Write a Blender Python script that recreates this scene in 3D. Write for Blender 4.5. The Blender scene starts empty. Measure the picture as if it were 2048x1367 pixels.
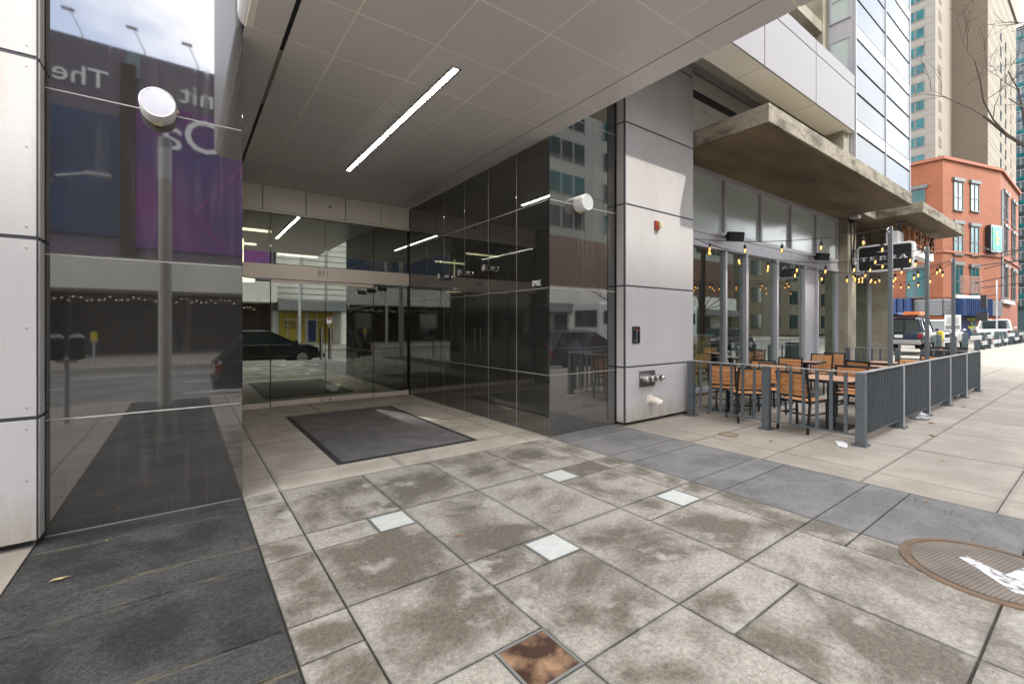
import bpy, math, random
from mathutils import Vector, Matrix
R = math.radians
rnd = random.Random(7)
scene = bpy.context.scene
COL = scene.collection

# ------------------------------------------------------------------ camera
H = 1.55
cam_d = bpy.data.cameras.new('camera'); cam = bpy.data.objects.new('camera', cam_d); COL.objects.link(cam)
cam_d.sensor_width = 36; cam_d.lens = 892 / 2048 * 36
cam_d.shift_y = -33.5 / 2048
cam_d.clip_start = 0.05; cam_d.clip_end = 2000
cam.location = (0, 0, H); cam.rotation_euler = (R(90), 0, R(-36.3))
scene.camera = cam

# ------------------------------------------------------------------ light
SUN_TO = Vector((0.30, -0.86, 1.0)).normalized()      # direction towards the sun
sd = bpy.data.lights.new('sun', 'SUN'); sd.energy = 1.1; sd.angle = R(1.0); sd.color = (1, 0.95, 0.87)
sun = bpy.data.objects.new('sun', sd); COL.objects.link(sun)
sun.rotation_euler = (-SUN_TO).to_track_quat('-Z', 'Y').to_euler(); sun.location = (10, -20, 40)
world = bpy.data.worlds.new('World'); scene.world = world; world.use_nodes = True
wn = world.node_tree.nodes; wl = world.node_tree.links
for n in list(wn): wn.remove(n)
w_out = wn.new('ShaderNodeOutputWorld'); w_bg = wn.new('ShaderNodeBackground')
sky = wn.new('ShaderNodeTexSky'); sky.sky_type = 'NISHITA'; sky.sun_disc = False
sky.sun_elevation = math.asin(SUN_TO.z); sky.sun_rotation = math.atan2(SUN_TO.x, SUN_TO.y)
sky.air_density = 1.0; sky.dust_density = 1.5
w_bg.inputs['Strength'].default_value = 0.15
w_tc = wn.new('ShaderNodeTexCoord'); w_map = wn.new('ShaderNodeMapping'); w_map.inputs['Scale'].default_value = (1, 1, 2.6)
w_no = wn.new('ShaderNodeTexNoise'); w_no.inputs['Scale'].default_value = 2.3; w_no.inputs['Detail'].default_value = 7; w_no.inputs['Roughness'].default_value = .55
w_rp = wn.new('ShaderNodeValToRGB'); w_rp.color_ramp.elements[0].position = .40; w_rp.color_ramp.elements[1].position = .60
w_mx = wn.new('ShaderNodeMix'); w_mx.data_type = 'RGBA'; w_mx.inputs['B'].default_value = (12.5, 12.2, 11.8, 1)
wl.new(w_tc.outputs['Generated'], w_map.inputs['Vector']); wl.new(w_map.outputs[0], w_no.inputs['Vector'])
wl.new(w_no.outputs['Fac'], w_rp.inputs[0]); wl.new(w_rp.outputs[0], w_mx.inputs['Factor'])
wl.new(sky.outputs[0], w_mx.inputs['A']); wl.new(w_mx.outputs['Result'], w_bg.inputs['Color'])
wl.new(w_bg.outputs[0], w_out.inputs[0])
vs = scene.view_settings
scene.display_settings.display_device = 'sRGB'
vs.view_transform = 'Standard'; vs.look = 'None'; vs.gamma = 1; vs.exposure = 1.95; vs.use_curve_mapping = False
scene.render.engine = 'CYCLES'
scene.cycles.max_bounces = 9; scene.cycles.diffuse_bounces = 4; scene.cycles.glossy_bounces = 5
scene.cycles.transparent_max_bounces = 12; scene.cycles.transmission_bounces = 4
scene.cycles.sample_clamp_indirect = 6; scene.cycles.use_denoising = True; scene.cycles.caustics_reflective = False

# ------------------------------------------------------------------ mesh helper
class MB:
    def __init__(s): s.v = []; s.f = []; s.m = []; s.mat = None
    def _add(s, vs_, fs, m=0):
        b = len(s.v); s.v += [tuple(p) for p in vs_]
        for f in fs: s.f.append(tuple(b + i for i in f)); s.m.append(m)
        return s
    def box(s, x0, x1, y0, y1, z0, z1, m=0, T=None):
        x0, x1 = min(x0, x1), max(x0, x1); y0, y1 = min(y0, y1), max(y0, y1); z0, z1 = min(z0, z1), max(z0, z1)
        vs_ = [Vector(p) for p in ((x0,y0,z0),(x1,y0,z0),(x1,y1,z0),(x0,y1,z0),(x0,y0,z1),(x1,y0,z1),(x1,y1,z1),(x0,y1,z1))]
        if T: vs_ = [T @ p for p in vs_]
        return s._add(vs_, [(0,3,2,1),(4,5,6,7),(0,1,5,4),(1,2,6,5),(2,3,7,6),(3,0,4,7)], m)
    def bar(s, p, q, w, h=None, m=0, up=(0,0,1)):          # rectangular bar from p to q
        p, q = Vector(p), Vector(q); h = h or w; d = (q - p); L = d.length; d.normalize()
        u = Vector(up)
        if abs(d.dot(u)) > .99: u = Vector((0,1,0))
        a = d.cross(u).normalized(); b = a.cross(d).normalized()
        T = Matrix((( d.x,a.x,b.x,p.x),(d.y,a.y,b.y,p.y),(d.z,a.z,b.z,p.z),(0,0,0,1)))
        return s.box(0, L, -w/2, w/2, -h/2, h/2, m, T)
    def cyl(s, p, q, r, r2=None, n=12, m=0, cap=True):
        p, q = Vector(p), Vector(q); r2 = r if r2 is None else r2
        d = (q - p).normalized(); u = Vector((0,0,1)) if abs(d.z) < .95 else Vector((1,0,0))
        a = d.cross(u).normalized(); b = d.cross(a)
        vs_ = []
        for i in range(n):
            t = 2*math.pi*i/n; o = a*math.cos(t) + b*math.sin(t)
            vs_ += [p + o*r, q + o*r2]
        fs = [(2*i, 2*((i+1)%n), 2*((i+1)%n)+1, 2*i+1) for i in range(n)]
        if cap: fs += [tuple(2*i for i in range(n))[::-1], tuple(2*i+1 for i in range(n))]
        return s._add(vs_, fs, m)
    def tube(s, pts, r, n=6, m=0):
        pts = [Vector(p) for p in pts]; vs_ = []; k = len(pts)
        for i, p in enumerate(pts):
            d = (pts[min(i+1,k-1)] - pts[max(i-1,0)]).normalized()
            u = Vector((0,0,1)) if abs(d.z) < .95 else Vector((1,0,0))
            a = d.cross(u).normalized(); b = d.cross(a)
            rr = r[i] if isinstance(r, (list, tuple)) else r
            for j in range(n):
                t = 2*math.pi*j/n; vs_.append(p + (a*math.cos(t)+b*math.sin(t))*rr)
        fs = [(i*n+j, i*n+(j+1)%n, (i+1)*n+(j+1)%n, (i+1)*n+j) for i in range(k-1) for j in range(n)]
        fs += [tuple(range(n))[::-1], tuple((k-1)*n+j for j in range(n))]
        return s._add(vs_, fs, m)
    def lathe(s, prof, c=(0,0,0), axis='z', n=20, m=0):     # prof: (radius, height)
        vs_ = []; c = Vector(c)
        for r, h in prof:
            for j in range(n):
                t = 2*math.pi*j/n; x, y = r*math.cos(t), r*math.sin(t)
                vs_.append(c + (Vector((x,y,h)) if axis=='z' else Vector((h,x,y)) if axis=='x' else Vector((y,h,x))))
        k = len(prof)
        fs = [(i*n+j, i*n+(j+1)%n, (i+1)*n+(j+1)%n, (i+1)*n+j) for i in range(k-1) for j in range(n)]
        fs += [tuple(range(n))[::-1], tuple((k-1)*n+j for j in range(n))]
        return s._add(vs_, fs, m)
    def prism(s, pts, a, b, axis='y', m=0):                 # 2-D outline extruded along axis a..b
        n = len(pts)
        def P(u, w, t): return (u,t,w) if axis=='y' else (t,u,w) if axis=='x' else (u,w,t)
        vs_ = [P(u,w,a) for u,w in pts] + [P(u,w,b) for u,w in pts]
        fs = [(i,(i+1)%n,n+(i+1)%n,n+i) for i in range(n)] + [tuple(range(n))[::-1], tuple(range(n,2*n))]
        return s._add(vs_, fs, m)
    def loft(s, rings, m=0, closed=True, cap=True):
        n = len(rings[0]); vs_ = [p for r in rings for p in r]; k = len(rings)
        fs = [(i*n+j, i*n+(j+1)%n, (i+1)*n+(j+1)%n, (i+1)*n+j) for i in range(k-1) for j in range(n if closed else n-1)]
        if cap: fs += [tuple(range(n))[::-1], tuple((k-1)*n+j for j in range(n))]
        return s._add(vs_, fs, m)
    def quad(s, a, b, c, d, m=0): return s._add([a,b,c,d], [(0,1,2,3)], m)
    def build(s, name, mats, parent=None, world=False, smooth=False, bevel=0, seg=2):
        me = bpy.data.meshes.new(name)
        off = Vector(parent_world(parent)) if (parent is not None and world) else Vector((0,0,0))
        me.from_pydata([Vector(p) - off for p in s.v], [], s.f)
        for m_ in (mats if isinstance(mats, (list, tuple)) else [mats]): me.materials.append(m_)
        me.polygons.foreach_set('material_index', s.m)
        import bmesh
        bm = bmesh.new(); bm.from_mesh(me); bmesh.ops.recalc_face_normals(bm, faces=bm.faces); bm.to_mesh(me); bm.free()
        if smooth:
            me.polygons.foreach_set('use_smooth', [True]*len(me.polygons))
        me.update()
        o = bpy.data.objects.new(name, me); COL.objects.link(o)
        if parent is not None: o.parent = parent
        if smooth:
            try: me.set_sharp_from_angle(angle=R(35))
            except Exception: pass
        if bevel:
            b = o.modifiers.new('bevel', 'BEVEL'); b.width = bevel; b.segments = seg; b.limit_method = 'ANGLE'; b.angle_limit = R(40)
        return o

def parent_world(p):
    v = Vector((0,0,0))
    while p is not None: v += p.location; p = p.parent
    return v

def tag(o, label=None, cat=None, group=None, kind=None):
    if label: o['label'] = label
    if cat: o['category'] = cat
    if group: o['group'] = group
    if kind: o['kind'] = kind
    return o
def thing(name, label, cat, loc=(0,0,0), rz=0, group=None):
    o = bpy.data.objects.new(name, None); COL.objects.link(o); o.location = loc; o.rotation_euler = (0,0,rz)
    o.empty_display_size = .2
    return tag(o, label, cat, group)
def kids(o): return [c for c in bpy.data.objects if c.parent == o]
def dup(o, loc=None, rz=None, label=None, parent=None):
    c = o.copy(); COL.objects.link(c)
    if parent is not None: c.parent = parent
    if loc is not None: c.location = loc
    if rz is not None: c.rotation_euler = (0,0,rz)
    if label: c['label'] = label
    for k in kids(o): dup(k, parent=c)
    return c
def text(name, s, size, mat, parent, loc, rot, depth=.004, sx=1.0, sy=1.0, align='CENTER', shear=0, space=1.0):
    cu = bpy.data.curves.new(name, 'FONT'); cu.body = s; cu.size = size; cu.extrude = depth
    cu.align_x = align; cu.align_y = 'CENTER'; cu.resolution_u = 3; cu.shear = shear; cu.space_character = space
    t = bpy.data.objects.new('tmp', cu); COL.objects.link(t)
    dg = bpy.context.evaluated_depsgraph_get(); dg.update()
    me = bpy.data.meshes.new_from_object(t.evaluated_get(dg)); bpy.data.objects.remove(t); bpy.data.curves.remove(cu)
    for v in me.vertices: v.co.x *= sx; v.co.y *= sy
    me.materials.clear(); me.materials.append(mat); me.name = name
    o = bpy.data.objects.new(name, me); COL.objects.link(o); o.parent = parent
    o.location = Vector(loc) - (parent_world(parent) if parent is not None else Vector((0,0,0))); o.rotation_euler = rot
    return o
FACE_S = (R(90), 0, 0); FACE_N = (R(90), 0, R(180)); FACE_W = (R(90), 0, R(-90))   # read by a viewer standing to the south / north / west

# ------------------------------------------------------------------ materials
def nn(t, typ, **kw):
    n = t.nodes.new(typ)
    for k, v in kw.items(): setattr(n, k, v)
    return n
def M(name, col, rough=.5, metal=0.0, var=0.0, vscale=3.0, col2=None, bump=0.0, bscale=40.0, ior=None, stretch=(1,1,1), emit=None, estr=0, detail=4, fine=0.0, fscale=120.0, rvar=0.0, coat=0.0, ramp=(.35,.65)):
    m = bpy.data.materials.new(name); m.use_nodes = True; t = m.node_tree; b = t.nodes['Principled BSDF']
    c = (*col, 1) if len(col) == 3 else col
    b.inputs['Base Color'].default_value = c; b.inputs['Roughness'].default_value = rough; b.inputs['Metallic'].default_value = metal
    if ior: b.inputs['IOR'].default_value = ior
    if coat: b.inputs['Coat Weight'].default_value = coat; b.inputs['Coat Roughness'].default_value = .05
    if emit: b.inputs['Emission Color'].default_value = (*emit, 1); b.inputs['Emission Strength'].default_value = estr
    tc = nn(t, 'ShaderNodeTexCoord'); mp = nn(t, 'ShaderNodeMapping'); mp.inputs['Scale'].default_value = stretch
    t.links.new(tc.outputs['Object'], mp.inputs['Vector'])
    last = None
    if var or col2:
        no = nn(t, 'ShaderNodeTexNoise'); no.inputs['Scale'].default_value = vscale; no.inputs['Detail'].default_value = detail
        t.links.new(mp.outputs[0], no.inputs['Vector'])
        rp = nn(t, 'ShaderNodeValToRGB'); rp.color_ramp.elements[0].position = ramp[0]; rp.color_ramp.elements[1].position = ramp[1]
        a = c; d = (*col2, 1) if col2 else tuple(min(1, x*(1+var)) for x in c[:3]) + (1,)
        if not col2: a = tuple(x*(1-var) for x in c[:3]) + (1,)
        rp.color_ramp.elements[0].color = a; rp.color_ramp.elements[1].color = d
        t.links.new(no.outputs['Fac'], rp.inputs[0]); last = rp.outputs[0]
        if rvar:
            mr = nn(t, 'ShaderNodeMapRange'); mr.inputs['To Min'].default_value = max(0, rough-rvar); mr.inputs['To Max'].default_value = rough+rvar
            t.links.new(no.outputs['Fac'], mr.inputs['Value']); t.links.new(mr.outputs[0], b.inputs['Roughness'])
    if fine:
        n2 = nn(t, 'ShaderNodeTexNoise'); n2.inputs['Scale'].default_value = fscale; n2.inputs['Detail'].default_value = 3; n2.inputs['Roughness'].default_value = .7
        t.links.new(tc.outputs['Object'], n2.inputs['Vector'])
        r2 = nn(t, 'ShaderNodeMapRange'); r2.inputs['From Min'].default_value = .3; r2.inputs['From Max'].default_value = .7
        r2.inputs['To Min'].default_value = 1-fine; r2.inputs['To Max'].default_value = 1+fine
        t.links.new(n2.outputs['Fac'], r2.inputs['Value'])
        mx = nn(t, 'ShaderNodeVectorMath', operation='SCALE')
        if last is None:
            rgb = nn(t, 'ShaderNodeRGB'); rgb.outputs[0].default_value = c; last = rgb.outputs[0]
        t.links.new(last, mx.inputs[0]); t.links.new(r2.outputs[0], mx.inputs['Scale']); last = mx.outputs[0]
    if last is not None: t.links.new(last, b.inputs['Base Color'])
    if bump:
        n3 = nn(t, 'ShaderNodeTexNoise'); n3.inputs['Scale'].default_value = bscale; n3.inputs['Detail'].default_value = 6; n3.inputs['Roughness'].default_value = .6
        t.links.new(mp.outputs[0], n3.inputs['Vector'])
        bp = nn(t, 'ShaderNodeBump'); bp.inputs['Strength'].default_value = min(1, bump*4); bp.inputs['Distance'].default_value = bump*.05
        t.links.new(n3.outputs['Fac'], bp.inputs['Height']); t.links.new(bp.outputs[0], b.inputs['Normal'])
    return m
def glass(name, tint=(.5,.55,.5), refl=.3, rough=0.0, rcol=(.9,.95,.92)):
    m = bpy.data.materials.new(name); m.use_nodes = True; t = m.node_tree
    for n in list(t.nodes): t.nodes.remove(n)
    o = nn(t, 'ShaderNodeOutputMaterial'); mx = nn(t, 'ShaderNodeMixShader'); g = nn(t, 'ShaderNodeBsdfGlossy'); tr = nn(t, 'ShaderNodeBsdfTransparent')
    g.inputs['Color'].default_value = (*rcol, 1); g.inputs['Roughness'].default_value = rough; tr.inputs['Color'].default_value = (*tint, 1)
    lf = nn(t, 'ShaderNodeLayerWeight'); lf.inputs['Blend'].default_value = .5; lw = nn(t, 'ShaderNodeMath', operation='POWER'); lw.inputs[1].default_value = 4.0; t.links.new(lf.outputs['Facing'], lw.inputs[0])
    ma = nn(t, 'ShaderNodeMath', operation='MULTIPLY_ADD'); ma.inputs[1].default_value = 1-refl; ma.inputs[2].default_value = refl
    t.links.new(lw.outputs[0], ma.inputs[0]); t.links.new(ma.outputs[0], mx.inputs[0]); t.links.new(tr.outputs[0], mx.inputs[1]); t.links.new(g.outputs[0], mx.inputs[2])
    t.links.new(mx.outputs[0], o.inputs[0]); return m

def granite(dust=1.0, dark=1.0):
    m = bpy.data.materials.new('polished_black_granite'); m.use_nodes = True; t = m.node_tree; b = t.nodes['Principled BSDF']; L = t.links
    tc = nn(t, 'ShaderNodeTexCoord')
    sp = nn(t, 'ShaderNodeTexNoise'); sp.inputs['Scale'].default_value = 260; sp.inputs['Detail'].default_value = 2; L.new(tc.outputs['Object'], sp.inputs['Vector'])
    rp = nn(t, 'ShaderNodeValToRGB'); rp.color_ramp.elements[0].position = .45; rp.color_ramp.elements[1].position = .75
    rp.color_ramp.elements[0].color = (.011,.012,.012,1); rp.color_ramp.elements[1].color = (.06,.058,.052,1); L.new(sp.outputs['Fac'], rp.inputs[0])
    mp = nn(t, 'ShaderNodeMapping'); mp.inputs['Scale'].default_value = (14,14,.5); L.new(tc.outputs['Object'], mp.inputs['Vector'])
    st = nn(t, 'ShaderNodeTexNoise'); st.inputs['Scale'].default_value = 1.6; st.inputs['Detail'].default_value = 5; L.new(mp.outputs[0], st.inputs['Vector'])
    big = nn(t, 'ShaderNodeTexNoise'); big.inputs['Scale'].default_value = .9; big.inputs['Detail'].default_value = 3; L.new(tc.outputs['Object'], big.inputs['Vector'])
    mu = nn(t, 'ShaderNodeMath', operation='MULTIPLY'); L.new(st.outputs['Fac'], mu.inputs[0]); L.new(big.outputs['Fac'], mu.inputs[1])
    r2 = nn(t, 'ShaderNodeMapRange'); r2.inputs['From Min'].default_value = .27; r2.inputs['From Max'].default_value = .45; r2.inputs['To Max'].default_value = .26*dust
    L.new(mu.outputs[0], r2.inputs['Value'])
    # road dust splashed up from the ground: a real deposit, thickest at the foot of the wall
    sx = nn(t, 'ShaderNodeSeparateXYZ'); L.new(tc.outputs['Object'], sx.inputs[0])
    r3 = nn(t, 'ShaderNodeMapRange'); r3.inputs['From Min'].default_value = 1.1; r3.inputs['From Max'].default_value = 0; r3.inputs['To Min'].default_value = 0.06*dust; r3.inputs['To Max'].default_value = .6*dust
    L.new(sx.outputs['Z'], r3.inputs['Value'])
    m3 = nn(t, 'ShaderNodeMath', operation='MULTIPLY'); L.new(r3.outputs[0], m3.inputs[0])
    sp2 = nn(t, 'ShaderNodeTexNoise'); sp2.inputs['Scale'].default_value = 170; sp2.inputs['Detail'].default_value = 6; L.new(tc.outputs['Object'], sp2.inputs['Vector'])
    r4 = nn(t, 'ShaderNodeMapRange'); r4.inputs['From Min'].default_value = .4; r4.inputs['From Max'].default_value = .65; L.new(sp2.outputs['Fac'], r4.inputs['Value']); L.new(r4.outputs[0], m3.inputs[1])
    ad = nn(t, 'ShaderNodeMath', operation='ADD', use_clamp=True); L.new(r2.outputs[0], ad.inputs[0]); L.new(m3.outputs[0], ad.inputs[1])
    mx = nn(t, 'ShaderNodeMix'); mx.data_type = 'RGBA'; mx.inputs['B'].default_value = (.17,.155,.13,1); L.new(rp.outputs[0], mx.inputs['A']); L.new(ad.outputs[0], mx.inputs['Factor'])
    L.new(mx.outputs['Result'], b.inputs['Base Color'])
    r5 = nn(t, 'ShaderNodeMapRange'); r5.inputs['To Min'].default_value = .022; r5.inputs['To Max'].default_value = .16; L.new(ad.outputs[0], r5.inputs['Value']); L.new(r5.outputs[0], b.inputs['Roughness'])
    b.inputs['IOR'].default_value = 2.45
    return m

def paver(name, light, dark, amount=1.0, speck=.35, bump=.25, crust=None, streak=None, relief=0, veins=False):
    """stone slabs: wet-looking blotch inside each slab, pale worn rims, speckle; uses the per-slab UV and per-face 'rnd'"""
    m = bpy.data.materials.new(name); m.use_nodes = True; t = m.node_tree; b = t.nodes['Principled BSDF']; L = t.links
    tc = nn(t, 'ShaderNodeTexCoord'); at = nn(t, 'ShaderNodeAttribute', attribute_name='rnd')
    cmb = nn(t, 'ShaderNodeCombineXYZ'); sc = nn(t, 'ShaderNodeMath', operation='MULTIPLY'); sc.inputs[1].default_value = 23; L.new(at.outputs['Fac'], sc.inputs[0]); L.new(sc.outputs[0], cmb.inputs['Z'])
    va = nn(t, 'ShaderNodeVectorMath', operation='ADD'); L.new(tc.outputs['Object'], va.inputs[0]); L.new(cmb.outputs[0], va.inputs[1])
    n1 = nn(t, 'ShaderNodeTexNoise'); n1.inputs['Scale'].default_value = 2.1; n1.inputs['Detail'].default_value = 7; n1.inputs['Roughness'].default_value = .58; n1.inputs['Distortion'].default_value = .4
    L.new(va.outputs[0], n1.inputs['Vector'])
    uv = nn(t, 'ShaderNodeSeparateXYZ'); L.new(tc.outputs['UV'], uv.inputs[0])
    def ped(o):                        # distance to the nearer rim, 0..0.5
        a = nn(t, 'ShaderNodeMath', operation='SUBTRACT'); a.inputs[0].default_value = 1; L.new(o, a.inputs[1])
        mn = nn(t, 'ShaderNodeMath', operation='MINIMUM'); L.new(o, mn.inputs[0]); L.new(a.outputs[0], mn.inputs[1]); return mn.outputs[0]
    px, py = ped(uv.outputs['X']), ped(uv.outputs['Y'])
    mn = nn(t, 'ShaderNodeMath', operation='MINIMUM'); L.new(px, mn.inputs[0]); L.new(py, mn.inputs[1])
    ce = nn(t, 'ShaderNodeMapRange'); ce.inputs['From Max'].default_value = .38; ce.inputs['To Min'].default_value = -.10; ce.inputs['To Max'].default_value = .06; L.new(mn.outputs[0], ce.inputs['Value'])
    g1 = nn(t, 'ShaderNodeTexNoise'); g1.inputs['Scale'].default_value = 1.15; g1.inputs['Detail'].default_value = 10; g1.inputs['Roughness'].default_value = .68; g1.inputs['Distortion'].default_value = .9; L.new(tc.outputs['Object'], g1.inputs['Vector'])
    gm = nn(t, 'ShaderNodeMix'); gm.inputs['Factor'].default_value = .5; L.new(n1.outputs['Fac'], gm.inputs['A']); L.new(g1.outputs['Fac'], gm.inputs['B'])
    gs = nn(t, 'ShaderNodeMath', operation='MULTIPLY_ADD'); gs.inputs[1].default_value = 2.1; gs.inputs[2].default_value = -.55; L.new(gm.outputs['Result'], gs.inputs[0])
    ad = nn(t, 'ShaderNodeMath', operation='ADD'); L.new(gs.outputs[0], ad.inputs[0]); L.new(ce.outputs[0], ad.inputs[1])
    rr = nn(t, 'ShaderNodeMath', operation='MULTIPLY_ADD'); rr.inputs[1].default_value = .14; rr.inputs[2].default_value = -.07; L.new(at.outputs['Fac'], rr.inputs[0])
    ad2 = nn(t, 'ShaderNodeMath', operation='ADD'); L.new(ad.outputs[0], ad2.inputs[0]); L.new(rr.outputs[0], ad2.inputs[1])
    rp = nn(t, 'ShaderNodeValToRGB'); e = rp.color_ramp.elements; e[0].position = .32; e[1].position = .60
    e[0].color = (*light, 1); e[1].color = (*[l+(d-l)*amount for l, d in zip(light, dark)], 1)
    mid = e.new(.44); mid.color = (*[l+(d-l)*amount*.4 for l, d in zip(light, dark)], 1)
    L.new(ad2.outputs[0], rp.inputs[0])
    n2 = nn(t, 'ShaderNodeTexNoise'); n2.inputs['Scale'].default_value = 130; n2.inputs['Detail'].default_value = 3; n2.inputs['Roughness'].default_value = .8; L.new(tc.outputs['Object'], n2.inputs['Vector'])
    n2b = nn(t, 'ShaderNodeTexNoise'); n2b.inputs['Scale'].default_value = 38; n2b.inputs['Detail'].default_value = 6; n2b.inputs['Roughness'].default_value = .7; L.new(tc.outputs['Object'], n2b.inputs['Vector'])
    sm = nn(t, 'ShaderNodeMath', operation='ADD'); L.new(n2.outputs['Fac'], sm.inputs[0]); L.new(n2b.outputs['Fac'], sm.inputs[1])
    mr = nn(t, 'ShaderNodeMapRange'); mr.inputs['From Min'].default_value = .75; mr.inputs['From Max'].default_value = 1.25; mr.inputs['To Min'].default_value = 1-speck; mr.inputs['To Max'].default_value = 1+speck
    L.new(sm.outputs[0], mr.inputs['Value'])
    sc2 = nn(t, 'ShaderNodeVectorMath', operation='SCALE'); L.new(rp.outputs[0], sc2.inputs[0]); L.new(mr.outputs[0], sc2.inputs['Scale'])
    col = sc2.outputs[0]
    # dirt that sits in the joints
    jd = nn(t, 'ShaderNodeMapRange'); jd.inputs['From Max'].default_value = .035; jd.inputs['To Min'].default_value = .55; jd.inputs['To Max'].default_value = 0; L.new(mn.outputs[0], jd.inputs['Value'])
    jn = nn(t, 'ShaderNodeMath', operation='MULTIPLY', use_clamp=True); L.new(jd.outputs[0], jn.inputs[0]); L.new(n2b.outputs['Fac'], jn.inputs[1])
    mx = nn(t, 'ShaderNodeMix'); mx.data_type = 'RGBA'; L.new(jn.outputs[0], mx.inputs['Factor']); L.new(col, mx.inputs['A']); mx.inputs['B'].default_value = (.045,.04,.032,1); col = mx.outputs['Result']
    if crust:                          # pale mineral crust patches
        n5 = nn(t, 'ShaderNodeTexNoise'); n5.inputs['Scale'].default_value = crust[1]; n5.inputs['Detail'].default_value = 8; n5.inputs['Roughness'].default_value = .65
        mp = nn(t, 'ShaderNodeMapping'); mp.inputs['Scale'].default_value = crust[3]; L.new(va.outputs[0], mp.inputs['Vector']); L.new(mp.outputs[0], n5.inputs['Vector'])
        r5 = nn(t, 'ShaderNodeMapRange'); r5.inputs['From Min'].default_value = crust[2]; r5.inputs['From Max'].default_value = crust[2]+.09; r5.inputs['To Max'].default_value = .75; L.new(n5.outputs['Fac'], r5.inputs['Value'])
        m5 = nn(t, 'ShaderNodeMix'); m5.data_type = 'RGBA'; L.new(r5.outputs[0], m5.inputs['Factor']); L.new(col, m5.inputs['A']); m5.inputs['B'].default_value = (*crust[0], 1); col = m5.outputs['Result']
    if veins:                          # cleft edges: thin dark contour lines
        mpv = nn(t, 'ShaderNodeMapping'); mpv.inputs['Scale'].default_value = (1, 1.7, 1); L.new(va.outputs[0], mpv.inputs['Vector'])
        nv_ = nn(t, 'ShaderNodeTexNoise'); nv_.inputs['Scale'].default_value = 2.3; nv_.inputs['Detail'].default_value = 7; nv_.inputs['Roughness'].default_value = .6; nv_.inputs['Distortion'].default_value = .8; L.new(mpv.outputs[0], nv_.inputs['Vector'])
        sb = nn(t, 'ShaderNodeMath', operation='SUBTRACT'); sb.inputs[1].default_value = .54; L.new(nv_.outputs['Fac'], sb.inputs[0])
        ab = nn(t, 'ShaderNodeMath', operation='ABSOLUTE'); L.new(sb.outputs[0], ab.inputs[0])
        rv = nn(t, 'ShaderNodeMapRange'); rv.inputs['From Max'].default_value = .010; rv.inputs['To Min'].default_value = .7; rv.inputs['To Max'].default_value = 0; L.new(ab.outputs[0], rv.inputs['Value'])
        mk = nn(t, 'ShaderNodeMath', operation='MULTIPLY', use_clamp=True); L.new(rv.outputs[0], mk.inputs[0]); gk = nn(t, 'ShaderNodeMapRange'); gk.inputs['From Min'].default_value = .42; gk.inputs['From Max'].default_value = .6; L.new(g1.outputs['Fac'], gk.inputs['Value']); L.new(gk.outputs[0], mk.inputs[1])
        mv = nn(t, 'ShaderNodeMix'); mv.data_type = 'RGBA'; L.new(mk.outputs[0], mv.inputs['Factor']); L.new(col, mv.inputs['A']); mv.inputs['B'].default_value = (.025,.025,.025, 1); col = mv.outputs['Result']
    # old chewing gum and drips: sparse round spots
    vo = nn(t, 'ShaderNodeTexVoronoi'); vo.inputs['Scale'].default_value = 3.4; L.new(tc.outputs['Object'], vo.inputs['Vector'])
    vd = nn(t, 'ShaderNodeMath', operation='MULTIPLY_ADD'); vd.inputs[1].default_value = .09; L.new(n2b.outputs['Fac'], vd.inputs[0]); L.new(vo.outputs['Distance'], vd.inputs[2])
    vr = nn(t, 'ShaderNodeMapRange'); vr.inputs['From Min'].default_value = .088; vr.inputs['From Max'].default_value = .108; vr.inputs['To Min'].default_value = 1; vr.inputs['To Max'].default_value = 0; L.new(vd.outputs[0], vr.inputs['Value'])
    vc = nn(t, 'ShaderNodeSeparateColor'); L.new(vo.outputs['Color'], vc.inputs[0])
    vm = nn(t, 'ShaderNodeMath', operation='MULTIPLY', use_clamp=True); L.new(vr.outputs[0], vm.inputs[0]); vg = nn(t, 'ShaderNodeMapRange'); vg.inputs['From Min'].default_value = .5; vg.inputs['From Max'].default_value = .9; vg.inputs['To Max'].default_value = .55; L.new(vc.outputs[0], vg.inputs['Value']); L.new(vg.outputs[0], vm.inputs[1])
    mg = nn(t, 'ShaderNodeMix'); mg.data_type = 'RGBA'; L.new(vm.outputs[0], mg.inputs['Factor']); L.new(col, mg.inputs['A']); mg.inputs['B'].default_value = (.09,.082,.07, 1); col = mg.outputs['Result']
    if streak:                         # sand and grit washed along the slab joints
        sj = nn(t, 'ShaderNodeMapRange'); sj.inputs['From Max'].default_value = .16; sj.inputs['To Min'].default_value = .29; sj.inputs['To Max'].default_value = 0; L.new(py, sj.inputs['Value'])
        mp6 = nn(t, 'ShaderNodeMapping'); mp6.inputs['Scale'].default_value = (1.0, 9, 1); L.new(tc.outputs['Object'], mp6.inputs['Vector'])
        n6 = nn(t, 'ShaderNodeTexNoise'); n6.inputs['Scale'].default_value = 2.2; n6.inputs['Detail'].default_value = 9; n6.inputs['Roughness'].default_value = .7; L.new(mp6.outputs[0], n6.inputs['Vector'])
        a6 = nn(t, 'ShaderNodeMath', operation='ADD'); L.new(n6.outputs['Fac'], a6.inputs[0]); L.new(sj.outputs[0], a6.inputs[1])
        r6 = nn(t, 'ShaderNodeMapRange'); r6.inputs['From Min'].default_value = .74; r6.inputs['From Max'].default_value = .86; r6.inputs['To Max'].default_value = .85; L.new(a6.outputs[0], r6.inputs['Value'])
        m6 = nn(t, 'ShaderNodeMix'); m6.data_type = 'RGBA'; L.new(r6.outputs[0], m6.inputs['Factor']); L.new(col, m6.inputs['A']); m6.inputs['B'].default_value = (*streak, 1); col = m6.outputs['Result']
    L.new(col, b.inputs['Base Color']); b.inputs['Roughness'].default_value = .78; b.inputs['IOR'].default_value = 1.4
    bp = nn(t, 'ShaderNodeBump'); bp.inputs['Strength'].default_value = bump; bp.inputs['Distance'].default_value = .006
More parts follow.
